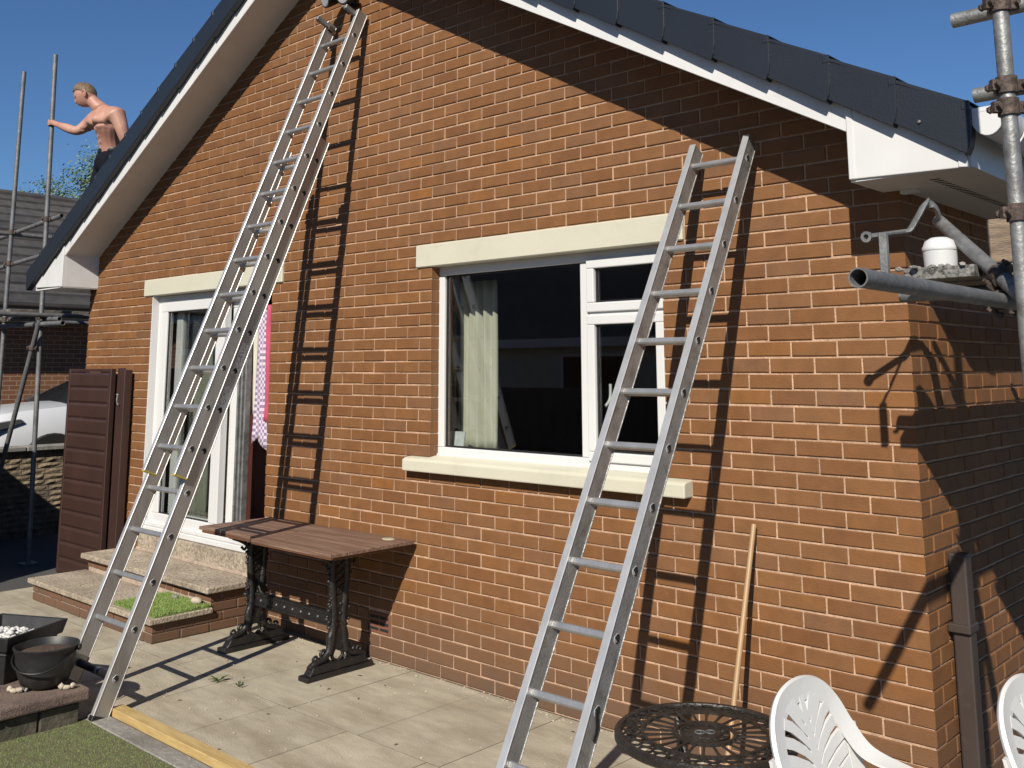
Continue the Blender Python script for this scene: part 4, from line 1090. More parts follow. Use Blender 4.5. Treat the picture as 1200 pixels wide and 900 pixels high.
o = db.build('grit', 'pale_stone'); tag(o, 'loose grit and mortar crumbs along the foot of the wall', 'grit', kind='stuff')
db = MB()
for i in range(34):
    x, y = rd_.uniform(-4.6, -.8), rd_.uniform(-1.5, -.05); a = rd_.uniform(0, 6.28); l_ = rd_.uniform(.006, .018)
    db.path([(x-math.cos(a)*l_, y-math.sin(a)*l_, .004), (x, y, .007), (x+math.cos(a)*l_, y+math.sin(a)*l_, .004)], [.001, .004, .001], 5, flat=.5)
o = db.build('leaf_litter', 'debris'); tag(o, 'scattered dead leaves and twigs on the paving', 'leaf litter', kind='stuff')

# ================================================================== SCAFFOLD BY THE SIDE WALL
TR = .0242
def coupler(parent, c, a1, a2):
    """clamp joining two tubes: two banded halves, bolts and nuts"""
    c = Vector(c); a1 = Vector(a1).normalized(); a2 = Vector(a2).normalized(); mb = MB()
    mb.path([c-a1*.026, c+a1*.026], TR+.008, 14)
    off = a1.cross(a2)
    mb2 = MB(); u = a1.orthogonal().normalized(); v = a1.cross(u)
    mb.obox(c+u*.038, u*.016, v*.013, a1*.018); mb.obox(c-u*.036, u*.014, v*.011, a1*.017)
    mb.path([c+u*.045-v*.03, c+u*.045+v*.045], .007, 8); mb.path([c+u*.045+v*.03, c+u*.045+v*.042], .013, 6)
    mb.path([c-u*.04-v*.03, c-u*.04+v*.04], .007, 8); mb.path([c-u*.04+v*.024, c-u*.04+v*.036], .013, 6)
    return mb.build('coupler', 'coupler', parent, smooth=40)
sr = thing('scaffold', 'galvanised tube scaffold standing by the side wall under the eaves', 'scaffold', (.74, -1.06, -.03))
def tb(parent, a, b, m='galv', hollow=True):
    return MB().tube(a, b, TR, 18, hollow).build('tube', m, parent, smooth=40)
tb(sr, (.752, -1.068, -.03), (.752, -1.068, 4.2))
tb(sr, (.590, -1.012, 2.955), (2.0, -1.02, 2.955))
tb(sr, (.640, -1.015, 2.69), (2.0, -1.02, 2.69))
tb(sr, (.655, -2.03, 2.035), (.605, 3.2, 2.035), 'galv_dark')
tb(sr, (.752, 1.6, -.03), (.752, 1.6, 4.2)); tb(sr, (1.45, -1.06, -.03), (1.45, -1.06, 4.2)); tb(sr, (1.45, 1.6, -.03), (1.45, 1.6, 4.2))
tb(sr, (1.45, -1.3, 2.035), (1.45, 3.2, 2.035), 'galv_dark')
tb(sr, (.21, -.62, 2.088), (1.6, -.62, 2.088), 'galv_dark'); tb(sr, (.21, .9, 2.088), (1.6, .9, 2.088), 'galv_dark')
tb(sr, (.29, -.40, 2.385), (.93, -1.27, 1.88))            # raking tube over the boards
tb(sr, (1.40, -1.0, 2.9), (1.40, 3.0, 2.9), 'galv_dark')
coupler(sr, (.752, -1.068, 2.955), (0,0,1), (1,0,0)); coupler(sr, (.752, -1.068, 2.69), (0,0,1), (1,0,0)); coupler(sr, (.752, -1.068, 2.29), (0,0,1), (0,1,0))
coupler(sr, (.752, -1.068, 2.62), (0,0,1), (1,0,0))
coupler(sr, (.628, -.865, 2.118), (-.59, .80, .46), (0,1,0)); coupler(sr, (.628, -.865, 2.04), (0,1,0), (1,0,0))
coupler(sr, (.625, -.62, 2.04), (0,1,0), (1,0,0))
for (x, y) in ((.752, -1.068), (.752, 1.6), (1.45, -1.06), (1.45, 1.6)):
    MB().box(x-.075, x+.075, y-.075, y+.075, -.004, .004).build('base_plate', 'coupler', sr)
# curved lifting arm at the head of the raking tube
ar = MB(); ar.path(smooth_pts([(.300, -.415, 2.375), (.312, -.49, 2.425), (.294, -.53, 2.438), (.268, -.55, 2.39), (.240, -.567, 2.338), (.222, -.582, 2.328)], 6), .023, 8, flat=.42, flatdir=(.736, .677, 0))
ar.build('curved_arm', 'galv', sr, smooth=50)
lv = MB(); lv.path([(.228, -.575, 2.330), (.12, -.672, 2.312)], .016, 10, flat=.75); lv.lathe((.118, -.674, 2.312), [(.010, -.010), (.021, -.010), (.021, .010), (.010, .010), (.010, -.010)], 16, 'y'); lv.build('lever', 'galv_dark', sr, smooth=40)  # darker steel puts the shade on the lever into its colour
MB().box(.215, .243, -.81, -.785, 2.13, 2.305).build('toe_board_clip', 'galv', sr, bevel=.003)
MB().path([(.228, -.575, 2.33), (.225, -.79, 2.30)], .006, 6).build('tie_rod', 'galv_dark', sr)
# boards
bx = [(.298, .530), (.538, .765), (.775, 1.0), (1.01, 1.235)]
for k, (a, b) in enumerate(bx):
    o = thing('scaffold_board', ['weathered scaffold board nearest the house wall, white tub standing on it', 'second scaffold board from the house wall on the right hand scaffold', 'third scaffold board from the house wall on the right hand scaffold', 'outermost scaffold board of the right hand scaffold'][k], 'scaffold board', ((a+b)/2, -.8, 2.13), 'scaffold boards beside the side wall')
    y0_ = -.80+[0, .06, -.03, .05][k]
    MB().box(a, b, y0_, 3.1, 2.130, 2.168).build('plank', 'board', o, bevel=.004)
    m_ = MB(); m_.box(a-.002, b+.002, y0_-.003, y0_+.05, 2.128, 2.170); m_.build('end_band', 'band', o, bevel=.002)
tu = thing('tub', 'small round white plastic tub with domed lid on the scaffold board', 'tub', (.345, -.60, 2.17))
m = MB(); m.lathe((.355, -.60, 2.170), [(0, 0), (.050, 0), (.056, .004), (.059, .078), (0, .078)], 32); m.build('body', 'tub_white', tu, smooth=40)
m = MB(); m.lathe((.355, -.60, 2.170), [(.0605, .076), (.0615, .080), (.0615, .086), (.058, .092), (.050, .112), (.03, .124), (0, .127)], 32); m.build('lid', 'tub_white', tu, smooth=40)
rd_ = random.Random(5); m = MB()
for i in range(60):
    m.blob((.40+rd_.gauss(0, .06), -.72+rd_.gauss(0, .04), 2.172), (rd_.uniform(.006, .016), rd_.uniform(.006, .016), rd_.uniform(.003, .010)), i, 1, .3)
o = m.build('mortar_crumbs', 'grime'); tag(o, 'grey mortar crumbs heaped round the white tub on the scaffold board', 'rubble', kind='stuff')
o = MB().box(.455, .60, -.38, -.345, 2.172, 2.375).build('plank_offcut', 'old_wood', bevel=.003); tag(o, 'short weathered plank standing on edge on the scaffold boards behind the pole', 'plank')

# ================================================================== SCAFFOLD BEYOND THE LEFT EAVES
sf = thing('scaffold', 'dull steel tube scaffold beyond the left eaves where the man stands', 'scaffold', (-9.2, -.1, -.06))
tb(sf, (-8.725, -.10, -.06), (-8.955, -.10, 5.20), 'galv_dark'); tb(sf, (-9.81, -.10, -.06), (-9.80, -.10, 5.19), 'galv_dark')
tb(sf, (-10.6, -.05, 3.30), (-8.62, -.05, 3.405), 'galv_dark'); tb(sf, (-10.6, -.05, 2.955), (-8.80, -.05, 3.035), 'galv_dark')
tb(sf, (-10.6, -.05, 2.40), (-8.50, -.05, 2.335), 'galv_dark'); tb(sf, (-10.4, -.15, 2.30), (-8.18, -.15, 2.28), 'galv_dark')
tb(sf, (-8.69, -.17, 2.33), (-9.66, -.17, .28), 'galv_dark')
tb(sf, (-8.76, -.9, 2.38), (-8.80, 4.0, 2.38), 'galv_dark'); tb(sf, (-9.82, -.7, 2.36), (-9.82, 4.0, 2.36), 'galv_dark')
tb(sf, (-9.82, -.5, 3.32), (-9.82, 4.0, 3.32), 'galv_dark')
tb(sf, (-8.85, 2.4, -.06), (-8.85, 2.4, 5.0), 'galv_dark'); tb(sf, (-9.82, 2.4, -.06), (-9.82, 2.4, 5.0), 'galv_dark')
for c in ((-8.876, -.10, 3.39), (-8.86, -.10, 3.03), (-8.83, -.10, 2.35), (-8.82, -.1, 2.28), (-9.80, -.1, 3.34), (-9.80, -.1, 2.99), (-9.80, -.1, 2.37), (-8.83, -.17, 2.05)):
    coupler(sf, c, (0,0,1), (1,0,0))
for (x, y) in ((-8.725, -.1), (-9.81, -.1), (-8.85, 2.4), (-9.82, 2.4)):
    MB().box(x-.075, x+.075, y-.075, y+.075, -.059, -.05).build('base_plate', 'galv', sf)
for k in range(3):
    o = thing('scaffold_board', ['scaffold board nearest the house on the left scaffold', 'middle scaffold board on the left scaffold', 'outer scaffold board on the left scaffold'][k], 'scaffold board', (-9.1-k*.23, 0, 2.41), 'boards on the left scaffold')
    MB().box(-9.22-k*.235, -8.995-k*.235, -.35, 3.6, 2.408, 2.446).build('plank', 'board', o, bevel=.004)

# ================================================================== GATES, FENCE AND DRIVE WALL
def clad_panel(name, label, x0, x1, y, z0, z1, n, cat, group=None):
    t = thing(name, label, cat, ((x0+x1)/2, y, z0), group)
    MB().box(x0, x0+.035, y-.02, y+.02, z0, z1).build('end_post', 'gate', t, bevel=.004)
    MB().box(x1-.045, x1, y-.024, y+.024, z0, z1).build('end_post', 'gate', t, bevel=.004)
    MB().box(x0+.036, x1-.046, y-.018, y+.018, z1-.03, z1-.001).build('top_rail', 'gate', t, bevel=.003)
    h = (z1-.031-z0)/n
    for k in range(n):
        m = MB(); a = z0+k*h
        m.prism([(y-.008, a+.001), (y+.008, a+.001), (y+.008, a+h-.001), (y-.006, a+h-.001), (y-.012, a+h-.014), (y-.018, a+h-.026), (y-.018, a+.02), (y-.012, a+.008)], 'x', x0+.036, x1-.046)
        m.build('board', 'gate', t)
    return t
clad_panel('boarded_gate', 'brown horizontally boarded gate panel standing left of the patio door', -8.10, -7.20, -.075, -.055, 1.835, 13, 'gate')
t = thing('gate_leaf', 'second brown gate leaf seen edge on behind the boarded panel', 'gate', (-7.09, -.05, -.055))
MB().box(-7.165, -7.06, -.055, -.028, -.055, 1.84).build('edge_board', 'gate', t, bevel=.004)
MB().box(-7.03, -6.93, -.10, -.028, -.055, 1.825).build('edge_board', 'gate', t, bevel=.004)
m = MB(); m.path(smooth_pts([(-7.11, -.062, 1.60), (-7.08, -.085, 1.585), (-7.04, -.105, 1.54), (-6.99, -.115, 1.515)], 4), .008, 8); m.blob((-7.12, -.066, 1.602), (.022, .012, .012), 2, 1, .05); m.build('latch', 'galv', t, smooth=50)
def board_fence(name, label, x0, x1, y, z0, z1, dx, cat):
    t = thing(name, label, cat, (x0, y, z0)); k = 0; x = x0
    while x < x1-.02:
        MB().box(x, min(x+dx+.012, x1), y-.011-(k % 2)*.012, y+.011-(k % 2)*.012, z0, z1).build('board', 'fence_wood', t); x += dx; k += 1
    MB().box(x0, x1, y+.012, y+.05, z0+.35, z0+.43).build('rail', 'fence_wood', t); MB().box(x0, x1, y+.012, y+.05, z1-.43, z1-.35).build('rail', 'fence_wood', t)
    return t
board_fence('fence', 'tall brown boarded fence running off to the left of the steps', -12.4, -7.79, -1.14, -.06, 1.84, .15, 'fence')
gw = thing('drive_wall', 'low buff rock faced block wall with a smooth coping beside the white car', 'garden wall', (-10.5, 2, -.1))
MB().box(-10.66, -10.515, -5.0, 10, -.1, .885).build('core', 'wallstone', gw)
rd_ = random.Random(9); cnt = 0
for r in range(14):
    z = -.03+r*.065; y = -.35+(r % 2)*-.09
    while y < 2.3:
        ln = rd_.choice((.13, .20, .20, .26)); m = MB(); n_ = 3; vs = []
        for i in range(n_+1):
            for j in range(3):
                e = (i in (0, n_)) or j in (0, 2); vs.append((-10.515+(.006 if e else rd_.uniform(.010, .026)), y+ln*i/n_, z+.058*j/2))
        b0 = len(vs); vs += [(-10.53, y, z), (-10.53, y+ln, z), (-10.53, y+ln, z+.058), (-10.53, y, z+.058)]
        fs = [(i*3+j, (i+1)*3+j, (i+1)*3+j+1, i*3+j+1) for i in range(n_) for j in range(2)]
        fs += [(0, 1, 2, b0+3, b0), (9, b0+1, b0+2, 11, 10), (2, 5, 8, 11, b0+2, b0+3), (0, b0, b0+1, 9, 6, 3)]
        m.add(vs, fs); m.build('block', 'wallstone', gw); y += ln+.008
for k in range(9):
    MB().box(-10.71, -10.455, -4.0+k*.9, -4.0+k*.9+.893, .888, .945).build('coping_stone', 'kerb', gw, bevel=.01)

# ================================================================== WHITE CAR
struct('neighbour_drive', MB().box(-15.4, -10.67, -8, 14, -.099, .24), 'asphalt')
car = thing('car', 'white estate car parked behind the low block wall', 'car', (-12.8, 2.6, .24))
ZB = .24
def loft(sections, name, m, parent, smooth=40):
    mb = MB(); vs = []; n_ = len(sections[0])
    for s_ in sections: vs += s_
    fs = []
    for i in range(len(sections)-1):
        for j in range(n_-1): fs.append((i*n_+j, i*n_+j+1, (i+1)*n_+j+1, (i+1)*n_+j))
    fs += [tuple(range(n_)), tuple((len(sections)-1)*n_+j for j in range(n_))]
    mb.add(vs, fs); return mb.build(name, m, parent, smooth=smooth)
prof = [(.42, .30, .62, .60), (.46, .22, .86, .74), (.60, .20, 1.0, .84), (.9, .18, 1.075, .90), (1.4, .18, 1.12, .92), (1.72, .18, 1.145, .92), (2.6, .18, 1.16, .92), (3.8, .18, 1.16, .92), (4.5, .2, 1.12, .90), (4.8, .3, 1.0, .84), (4.86, .42, .7, .74)]
secs = []
for (y, zb, zt, hw) in prof:
    cx = -12.8; s_ = []
    for (fx, fz) in ((-.93, 0), (-1, .12), (-1.0, .55), (-.97, .80), (-.86, .96), (-.5, 1.0), (0, 1.012), (.5, 1.0), (.86, .96), (.97, .80), (1.0, .55), (1, .12), (.93, 0)):
        s_.append((cx+fx*hw, y, ZB+zb+(zt-zb)*fz))
    secs.append(s_)
body = loft(secs, 'body', 'car_white', car, 35)
cab = [(1.66, 1.13, 1.14, .80), (2.25, 1.12, 1.45, .72), (2.75, 1.12, 1.58, .68), (3.6, 1.12, 1.60, .68), (4.3, 1.12, 1.5, .68), (4.7, 1.12, 1.15, .72)]
secs = [[(-12.8-hw*1.12, y, ZB+zb), (-12.8-hw, y, ZB+zb+(zt-zb)*.85), (-12.8-hw*.85, y, ZB+zt), (-12.8+hw*.85, y, ZB+zt), (-12.8+hw, y, ZB+zb+(zt-zb)*.85), (-12.8+hw*1.12, y, ZB+zb)] for (y, zb, zt, hw) in cab]
loft(secs, 'cabin_glass', 'car_glass', car, 35)
roof_secs = [[(-12.8-hw*.87, y, ZB+zt+.006), (-12.8, y, ZB+zt+.03), (-12.8+hw*.87, y, ZB+zt+.006)] for (y, zb, zt, hw) in cab[2:5]]
loft(roof_secs, 'roof_panel', 'car_white', car)
for s_ in (-1, 1):
    MB().path([(-12.8+s_*.90, 1.70, ZB+1.14), (-12.8+s_*.70, 2.75, ZB+1.56)], .035, 8).build('pillar', 'downpipe', car, smooth=50)
    for yw in (1.40, 4.0):
        w_ = MB(); w_.lathe((-12.8+s_*.80, yw, ZB+.335), [(.20, -.11), (.31, -.115), (.335, -.09), (.335, .09), (.31, .115), (.20, .11), (.20, -.11)], 32, 'x'); wh = w_.build('wheel', 'tyre', car, smooth=40)
        r_ = MB(); r_.lathe((-12.8+s_*.82, yw, ZB+.335), [(0, s_*.09), (.05, s_*.095), (.19, s_*.075), (.205, s_*.085), (.205, s_*-.05)], 32, 'x'); r_.build('rim', 'rim', wh, smooth=40)
        a_ = MB(); pts = [(-12.8+s_*.905, yw+.40*math.cos(t_), ZB+.33+.40*math.sin(t_)) for t_ in [math.pi*k/14 for k in range(15)]]
        a_.path(pts, .035, 8, flat=.6, flatdir=(1,0,0)); a_.build('arch_trim', 'trim', car, smooth=50)
        k_ = MB(); k_.lathe((-12.8+s_*.70, yw, ZB+.335), [(0, s_*.215), (.385, s_*.225), (.385, s_*.1), (0, s_*.1)], 28, 'x'); k_.build('arch_well', 'dark_fill', car)
    h_ = MB(); h_.prism([(.50, ZB+.79), (.78, ZB+.84), (1.02, ZB+.915), (.96, ZB+.955), (.70, ZB+.92), (.50, ZB+.86)], 'x', -12.8+s_*.60, -12.8+s_*.905); h_.build('headlight', 'lamp', car, bevel=.01)
MB().box(-13.3, -12.3, .40, .47, ZB+.45, ZB+.70).build('grille', 'trim', car, bevel=.02)

# ================================================================== NEIGHBOURING HOUSE
nb = thing('neighbour_house', 'neighbouring brick house with a dark grey tiled roof beyond the drive', 'house', (-19, 4, .2))
MB().box(-23, -15.5, -5.0, 13, -.1, 2.85).build('wall', 'far_brick_y', nb)
ex, ez, rx, rz = -15.0, 2.86, -18.9, 5.30
nrow = 13
for k in range(nrow):
    a = k/nrow; b = (k+1)/nrow
    xa, za, xb_, zb_ = ex+(rx-ex)*a, ez+(rz-ez)*a, ex+(rx-ex)*b, ez+(rz-ez)*b
    MB().prism([(xa, za+.002), (xb_, zb_-.03), (xb_, zb_+.012), (xa, za+.055)], 'y', -5.3, 13.3).build('tile_course', 'tile', nb)
MB().prism([(-22.8, 2.86), (rx, 5.27), (rx, 5.30), (-22.8, 2.90)], 'y', -5.3, 13.3).build('roof_back', 'tile', nb)
rg = MB(); rg.path([(rx, -5.3, 5.30), (rx, 13.3, 5.30)], .09, 10); rg.build('ridge', 'tile', nb)
MB().prism([(-15.5, 2.7), (-15.5, 2.85), (rx, 5.25), (-23, 2.85), (-23, 2.7)], 'y', -5.0, -4.9).build('gable', 'far_brick_x', nb)
MB().box(-15.03, -14.985, -5.3, 13.3, 2.67, 2.85).build('fascia', 'fascia', nb)
MB().box(-15.5, -15.03, -5.3, 13.3, 2.665, 2.68).build('soffit', 'fascia', nb)
g, po = half_round(-14.93, 2.86, .055, -5.3, 13.3, .005); g.build('gutter', 'downpipe', nb, smooth=40)
MB().tube((-15.46, 4.15, .2), (-15.46, 4.15, 2.66), .035, 10).build('downpipe', 'downpipe', nb, smooth=40)

# ================================================================== TREES
def tree(label, base, top_z, crown, n, seed, leaf=.10):
    t = thing('tree', label, 'tree', base); rd_ = random.Random(seed); bx_, by_, bz_ = base
    m = MB(); m.path(smooth_pts([(bx_, by_, bz_), (bx_+.1, by_, bz_+(top_z-bz_)*.4), (bx_-.05, by_+.1, top_z-.4)], 5), [.16]*6+[.08]*4+[.03], 10); m.build('trunk', 'bark', t, smooth=50)
    lv_ = MB(); limbs = MB()
    for c in range(crown[0]):
        a = rd_.uniform(0, 6.28); rr = rd_.uniform(.2, 1)*crown[1]; cz = rd_.uniform(top_z-crown[2], top_z+.05)
        e = Vector((bx_+math.cos(a)*rr*(1-.4*max(0, (cz-top_z+crown[2]*.4)/crown[2])), by_+math.sin(a)*rr, cz)); s_ = Vector((bx_, by_, cz-rd_.uniform(.5, 1.4)))
        limbs.path([s_, (s_+e)/2+Vector((0,0,.1)), e], [.035, .02, .008], 5)
        for i in range(n):
            p = e+Vector((rd_.gauss(0, .22), rd_.gauss(0, .22), rd_.gauss(0, .2))); q = Vector((rd_.uniform(-1, 1), rd_.uniform(-1, 1), rd_.uniform(-1, 1))).normalized(); r_ = q.orthogonal().normalized(); s2 = q.cross(r_); L_ = leaf*rd_.uniform(.6, 1.3)
            lv_.add([p, p+r_*L_*.5+s2*L_*.22, p+r_*L_, p+r_*L_*.5-s2*L_*.22], [(0,1,2,3)])
    limbs.build('limbs', 'bark', t)
    me = bpy.data.meshes.new('crown'); me.from_pydata([tuple(v-Vector(base)) for v in map(Vector, lv_.v)], [], lv_.f); me.materials.append(MT['leaf'])
    o = bpy.data.objects.new('crown', me); COL.objects.link(o); o.parent = t
    return t
tree('small leafy tree showing above the neighbouring roof between the scaffold poles', (-30.7, 8.6, -.1), 7.85, (26, 1.4, 2.0), 110, 1)
tree('taller leafy tree rising behind the man at the roof edge', (-27.4, 8.9, -.1), 8.55, (34, .95, 3.2), 150, 4)

# ================================================================== HOUSE ACROSS THE GARDEN (seen in the window reflections)
oh = thing('opposite_bungalow', 'pale bungalow across the garden behind the viewer, mirrored in the window', 'house', (-8, -15, 0))
MB().box(-36, 1.5, -21, -15, -.1, 2.6).build('wall', 'cream', oh)
MB().prism([(-14.6, 2.55), (-18, 4.9), (-21.4, 2.55)], 'x', -36.4, 1.9).build('roof', 'tile', oh)
MB().box(-36.4, 1.9, -14.66, -14.6, 2.36, 2.58).build('fascia', 'upvc_dirty', oh)
for (a, b, c, d) in ((-27, -24.5, 1.0, 2.2), (-20.8, -18.6, .2, 2.25), (-14.6, -12.4, 1.0, 2.2), (-9.8, -7.4, .2, 2.25), (-4.6, -2.2, 1.0, 2.2)):
    m = MB(); bars(m, a, b, c, d, .08, -14.99, -14.94); m.box((a+b)/2-.03, (a+b)/2+.03, -14.985, -14.945, c+.08, d-.08); wo = m.build('window', 'upvc', oh)
    MB().box(a+.07, b-.07, -14.975, -14.97, c+.07, d-.07).build('pane', 'car_glass', wo)
board_fence('fence', 'long boarded garden fence behind the viewer below the opposite bungalow', -26, 3.0, -10.5, -.1, 1.45, .16, 'fence')

# ================================================================== THE MAN AT THE ROOF EDGE
def skin_mesh(verts, edges, radii, sub=2, root=0):
    me = bpy.data.meshes.new('tmp'); me.from_pydata(verts, edges, []); o = bpy.data.objects.new('tmp', me); COL.objects.link(o)
    sk = o.modifiers.new('skin', 'SKIN'); sk.use_smooth_shade = True
    sd = o.modifiers.new('sub', 'SUBSURF'); sd.levels = sub; sd.render_levels = sub
    for i, r in enumerate(radii):
        rr = r if hasattr(r, '__len__') else (r, r); me.skin_vertices[0].data[i].radius = rr
    me.skin_vertices[0].data[root].use_root = True
    bpy.context.view_layer.update()
    dg = bpy.context.evaluated_depsgraph_get(); ev = o.evaluated_get(dg); m2 = bpy.data.meshes.new_from_object(ev)
    bpy.data.objects.remove(o); return m2
class Rig:
    def __init__(s): s.v = []; s.e = []; s.r = []
    def add(s, p, r, parent=None):
        s.v.append(tuple(p)); s.r.append(r); i = len(s.v)-1
        if parent is not None: s.e.append((parent, i))
        return i
man = thing('person', 'bare chested man in dark trousers on the roof edge, gripping a scaffold pole', 'person', (-8.36, .22, 2.86))
mo = Vector(man.location)
g = Rig()
pel = g.add((-8.29, .285, 3.98), (.130, .10)); wa = g.add((-8.295, .275, 4.10), (.170, .122), pel); ab_ = g.add((-8.285, .26, 4.20), (.188, .130), wa)
ch = g.add((-8.265, .225, 4.335), (.245, .155), ab_); uc = g.add((-8.265, .185, 4.435), (.215, .130), ch)
nk = g.add((-8.295, .145, 4.505), (.115, .098), uc); nk1 = g.add((-8.33, .10, 4.565), (.074, .072), nk); nk2 = g.add((-8.385, .045, 4.655), (.064, .064), nk1)
sl_ = g.add((-8.035, .20, 4.42), (.090, .092), uc); el = g.add((-8.00, .235, 4.285), (.072, .074), sl_); el2 = g.add((-7.985, .27, 4.16), (.056, .058), el)
fw = g.add((-8.02, .36, 4.09), (.050, .052), el2); wl = g.add((-8.07, .43, 4.05), (.028, .032), fw); pl = g.add((-8.11, .45, 4.03), (.028, .036), wl)
for k in range(4):
    b0 = g.add((-8.15, .455-.006*k, 4.05-.018*k), .0095, pl); b1 = g.add((-8.178, .452-.006*k, 4.045-.018*k), .0085, b0); g.add((-8.20, .442-.006*k, 4.04-.018*k), .0075, b1)
tb_ = g.add((-8.125, .43, 4.065), .010, pl); g.add((-8.15, .42, 4.075), .0085, tb_)
sr_ = g.add((-8.49, .145, 4.43), (.082, .084), uc); er = g.add((-8.555, .075, 4.345), (.062, .064), sr_); er2 = g.add((-8.59, .03, 4.31), (.052, .054), er)
fr_ = g.add((-8.70, -.03, 4.355), (.052, .052), er2); wr_ = g.add((-8.815, -.095, 4.405), (.027, .030), fr_); pr_ = g.add((-8.865, -.112, 4.43), (.026, .036), wr_)
px_, py_ = -8.921, -.10
for k in range(4):
    zz = 4.405+k*.019; ln = (.9, 1, 1.05, .95)[k]
    b0 = g.add((px_+.025, py_-.033, zz), .0095, pr_); b1 = g.add((px_-.012*ln, py_-.036, zz), .0088, b0); b2 = g.add((px_-.036*ln, py_-.012, zz), .0082, b1); g.add((px_-.032*ln, py_+.018, zz), .0075, b2)
t0 = g.add((px_+.035, py_+.012, 4.455), .0105, pr_); t1 = g.add((px_+.012, py_+.034, 4.468), .0095, t0); g.add((px_-.016, py_+.032, 4.472), .0085, t1)
hipL = g.add((-8.235, .25, 3.90), (.075, .075), pel); hipR = g.add((-8.395, .27, 3.90), (.075, .075), pel)
kL = g.add((-8.235, .13, 3.47), (.060, .062), hipL); kR = g.add((-8.43, .17, 3.46), (.060, .062), hipR)
aL = g.add((-8.225, .20, 3.02), (.040, .044), kL); aR = g.add((-8.44, .24, 2.93), (.040, .044), kR)
bmesh_body = skin_mesh(g.v, g.e, g.r, 2, 0)
# head
fd = Vector((-.56, -.70, -.44)).normalized(); sd_ = fd.cross(Vector((0,0,1))).normalized(); hu = sd_.cross(fd).normalized(); hc = Vector((-8.415, .022, 4.668))
def head_pt(th, ph, k=1.0):
    # th azimuth from face direction, ph elevation
    a = math.cos(ph)*math.cos(th); b = math.cos(ph)*math.sin(th); c = math.sin(ph)
    ry = .112; rx_ = .086; rz_ = .132
    if c < 0: rx_ *= 1-.22*(-c)**1.3; ry *= 1-.05*(-c)
    p = Vector((a*ry, b*rx_, c*rz_))
    if a > .55 and c < -.1: p.x += .012*min(1, -c*1.6)                   # jaw and chin forward
    w_ = math.exp(-((th/.17)**2))
    p.x += .024*w_*math.exp(-((ph+.20)/.17)**2)                           # nose
    p.x -= .010*math.exp(-((abs(th)-.42)/.18)**2)*math.exp(-((ph-.03)/.12)**2)   # eye sockets
    p.x += .006*math.exp(-(th/.7)**2)*math.exp(-((ph-.17)/.09)**2)        # brow
    p.x += .007*math.exp(-(th/.30)**2)*math.exp(-((ph+.58)/.10)**2)       # lips
    p.x -= .006*math.exp(-(th/.35)**2)*math.exp(-((ph+.75)/.08)**2)
    return hc+(fd*p.x+sd_*p.y+hu*p.z)*k
hm = MB(); NT, NP = 44, 30; vs_ = []
for j in range(NP+1):
    ph = -math.pi/2+math.pi*j/NP
    for i in range(NT): vs_.append(head_pt(-math.pi+2*math.pi*i/NT, ph))
fs_ = [(j*NT+i, j*NT+(i+1) % NT, (j+1)*NT+(i+1) % NT, (j+1)*NT+i) for j in range(NP) for i in range(NT)]
hm.add(vs_, fs_)
for s_ in (-1, 1):
    c = hc+sd_*s_*.088+fd*-.005+hu*-.01
    hm.path(smooth_pts([c+hu*.03+fd*.012, c+hu*.036-fd*.012+sd_*s_*.010, c+hu*.01-fd*.022+sd_*s_*.014, c-hu*.02-fd*.008+sd_*s_*.006, c-hu*.03+fd*.008], 4), .0085, 8)
    hm.blob(c-fd*.004, (.012, .012, .022), 3, 2, .02)
bm = bmesh.new(); bm.from_mesh(bmesh_body)
off = len(bm.verts); nv = [bm.verts.new(v) for v in hm.v]
for f in hm.f:
    try: bm.faces.new([nv[i] for i in f])
    except ValueError: pass
bmesh.ops.remove_doubles(bm, verts=bm.verts, dist=1e-5); bmesh.ops.recalc_face_normals(bm, faces=bm.faces)
raw = bpy.data.meshes.new('raw'); bm.to_mesh(raw); bm.free()
ro = bpy.data.objects.new('raw', raw); COL.objects.link(ro)
rmod = ro.modifiers.new('fuse', 'REMESH'); rmod.mode = 'VOXEL'; rmod.voxel_size = .0065
smod = ro.modifiers.new('ease', 'SMOOTH'); smod.factor = .5; smod.iterations = 3
bpy.context.view_layer.update(); dg = bpy.context.evaluated_depsgraph_get()
fused = bpy.data.meshes.new_from_object(ro.evaluated_get(dg)); bpy.data.objects.remove(ro)
bm = bmesh.new(); bm.from_mesh(fused)
neckv = [v for v in bm.verts if (v.co-Vector((-8.315, .12, 4.525))).length < .13]
for it in range(14): bmesh.ops.smooth_vert(bm, verts=neckv, factor=.5, use_axis_x=True, use_axis_y=True, use_axis_z=True)
for v in bm.verts:                         # chest, belly and back muscles
    c = v.co
    if 4.0 < c.z < 4.5 and -8.52 < c.x < -8.08:
        front = c.y < .225
        if front:
            k = 0
            for pxm in (-8.36, -8.175): k += .032*math.exp(-((c.x-pxm)/.062)**2-((c.z-4.375)/.045)**2)
            k -= .012*math.exp(-((c.x+8.265)/.016)**2-((c.z-4.30)/.16)**2)
            for zr in (4.27, 4.215, 4.16): 
                for dxm in (-.037, .037): k += .011*math.exp(-((c.x+8.285-dxm)/.026)**2-((c.z-zr)/.019)**2)
            k -= .016*math.exp(-((c.z-4.318)/.014)**2)
            c.y -= k
bmesh.ops.translate(bm, verts=bm.verts, vec=-mo)
for f in bm.faces: f.smooth = True
bodym = bpy.data.meshes.new('body'); bm.to_mesh(bodym); bm.free(); bodym.materials.clear(); bodym.materials.append(MT['skin'])
bo = bpy.data.objects.new('body', bodym); COL.objects.link(bo); bo.parent = man
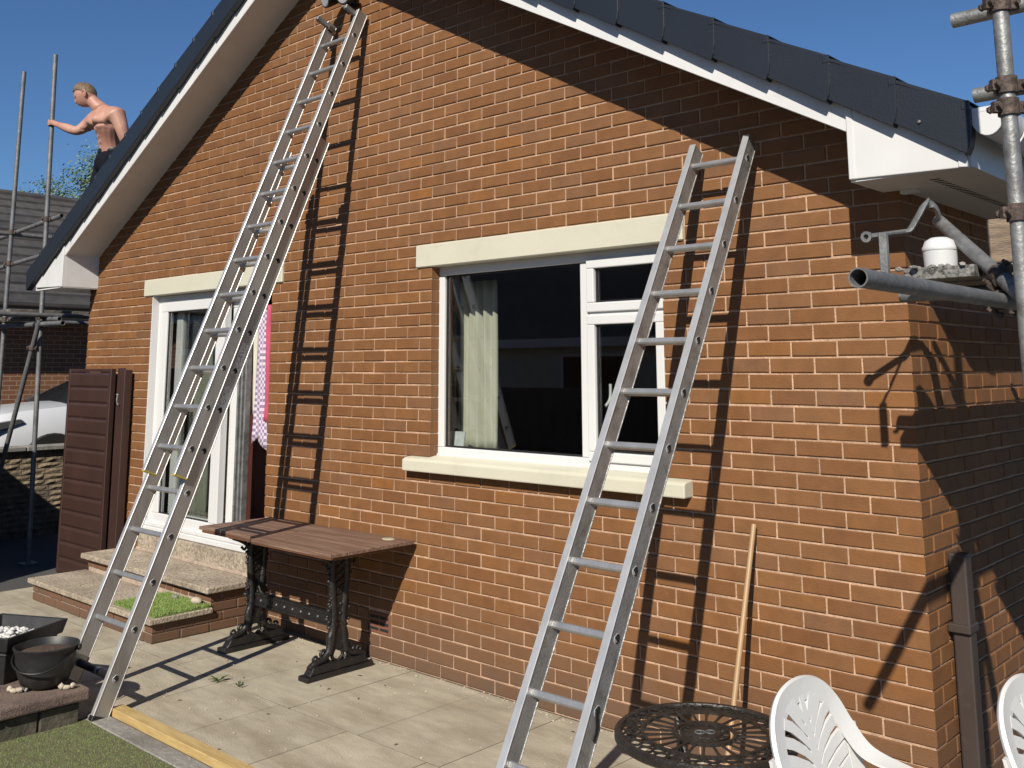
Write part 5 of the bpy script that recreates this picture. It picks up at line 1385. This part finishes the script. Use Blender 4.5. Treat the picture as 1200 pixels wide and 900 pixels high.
# hair: short back and sides, longer on top
ha = MB(); vs_ = []; NT, NP = 40, 16; rd_ = random.Random(8)
for j in range(NP+1):
    for i in range(NT):
        th = -math.pi+2*math.pi*i/NT; fr0 = math.cos(th)
        low = .52 if fr0 > .55 else (.52-(.55-fr0)*.62); low = max(low, -.30)
        ph = low+(math.pi/2-low)*j/NP; k = 1.03+.15*max(0, math.sin(ph))*(.55+.45*fr0)+rd_.uniform(-.02, .02)
        if j == 0: k = 1.005
        vs_.append(head_pt(th, ph, k))
ha.add(vs_, [(j*NT+i, j*NT+(i+1) % NT, (j+1)*NT+(i+1) % NT, (j+1)*NT+i) for j in range(NP) for i in range(NT)])
ha.build('hair', 'hair', man, smooth=70)
for s_ in (-1, 1):
    p = head_pt(s_*.40, .03, .985); MB().blob(p, (.011, .011, .009), 1, 2, 0).build('eye', 'dark_fill', man, smooth=70)
# trousers
g = Rig(); pz = g.add((-8.29, .275, 4.115), (.190, .138)); p0 = g.add((-8.29, .28, 4.05), (.200, .148), pz); p1 = g.add((-8.29, .285, 3.95), (.208, .158), p0)
for (h, k, a) in (((-8.225, .25, 3.85), (-8.235, .125, 3.47), (-8.225, .205, 2.98)), ((-8.405, .27, 3.85), (-8.43, .165, 3.46), (-8.44, .245, 2.89))):
    a1 = g.add(h, (.125, .128), p1); a2 = g.add(((h[0]+k[0])/2, (h[1]+k[1])/2, (h[2]+k[2])/2), (.112, .115), a1); a3 = g.add(k, (.098, .10), a2); g.add(((k[0]+a[0])/2, (k[1]+a[1])/2, (k[2]+a[2])/2), (.077, .082), a3); g.add(a, (.072, .078), len(g.v)-1)
tmz = skin_mesh(g.v, g.e, g.r, 2, 2); tmz.transform(Matrix.Translation(-mo)); tmz.materials.clear(); tmz.materials.append(MT['trousers'])
for p in tmz.polygons: p.use_smooth = True
to = bpy.data.objects.new('trousers', tmz); COL.objects.link(to); to.parent = man
m = MB(); m.lathe((-8.29, .278, 4.085), [(.172, -.02), (.176, 0), (.172, .02)], 28, sx=1.0, sy=.74); m.build('belt', 'black_plastic', man, smooth=60)
for (ax, ay, az) in ((-8.225, .205, 2.95), (-8.44, .245, 2.86)):
    b_ = MB(); b_.blob((ax-.02, ay-.08, az-.02), (.05, .13, .05), 2, 2, .02); b_.blob((ax, ay, az+.03), (.05, .055, .06), 3, 2, .02); b_.build('boot', 'boot', man, smooth=70)
print('objects', len(bpy.data.objects), 'verts', sum(len(m.vertices) for m in bpy.data.meshes))
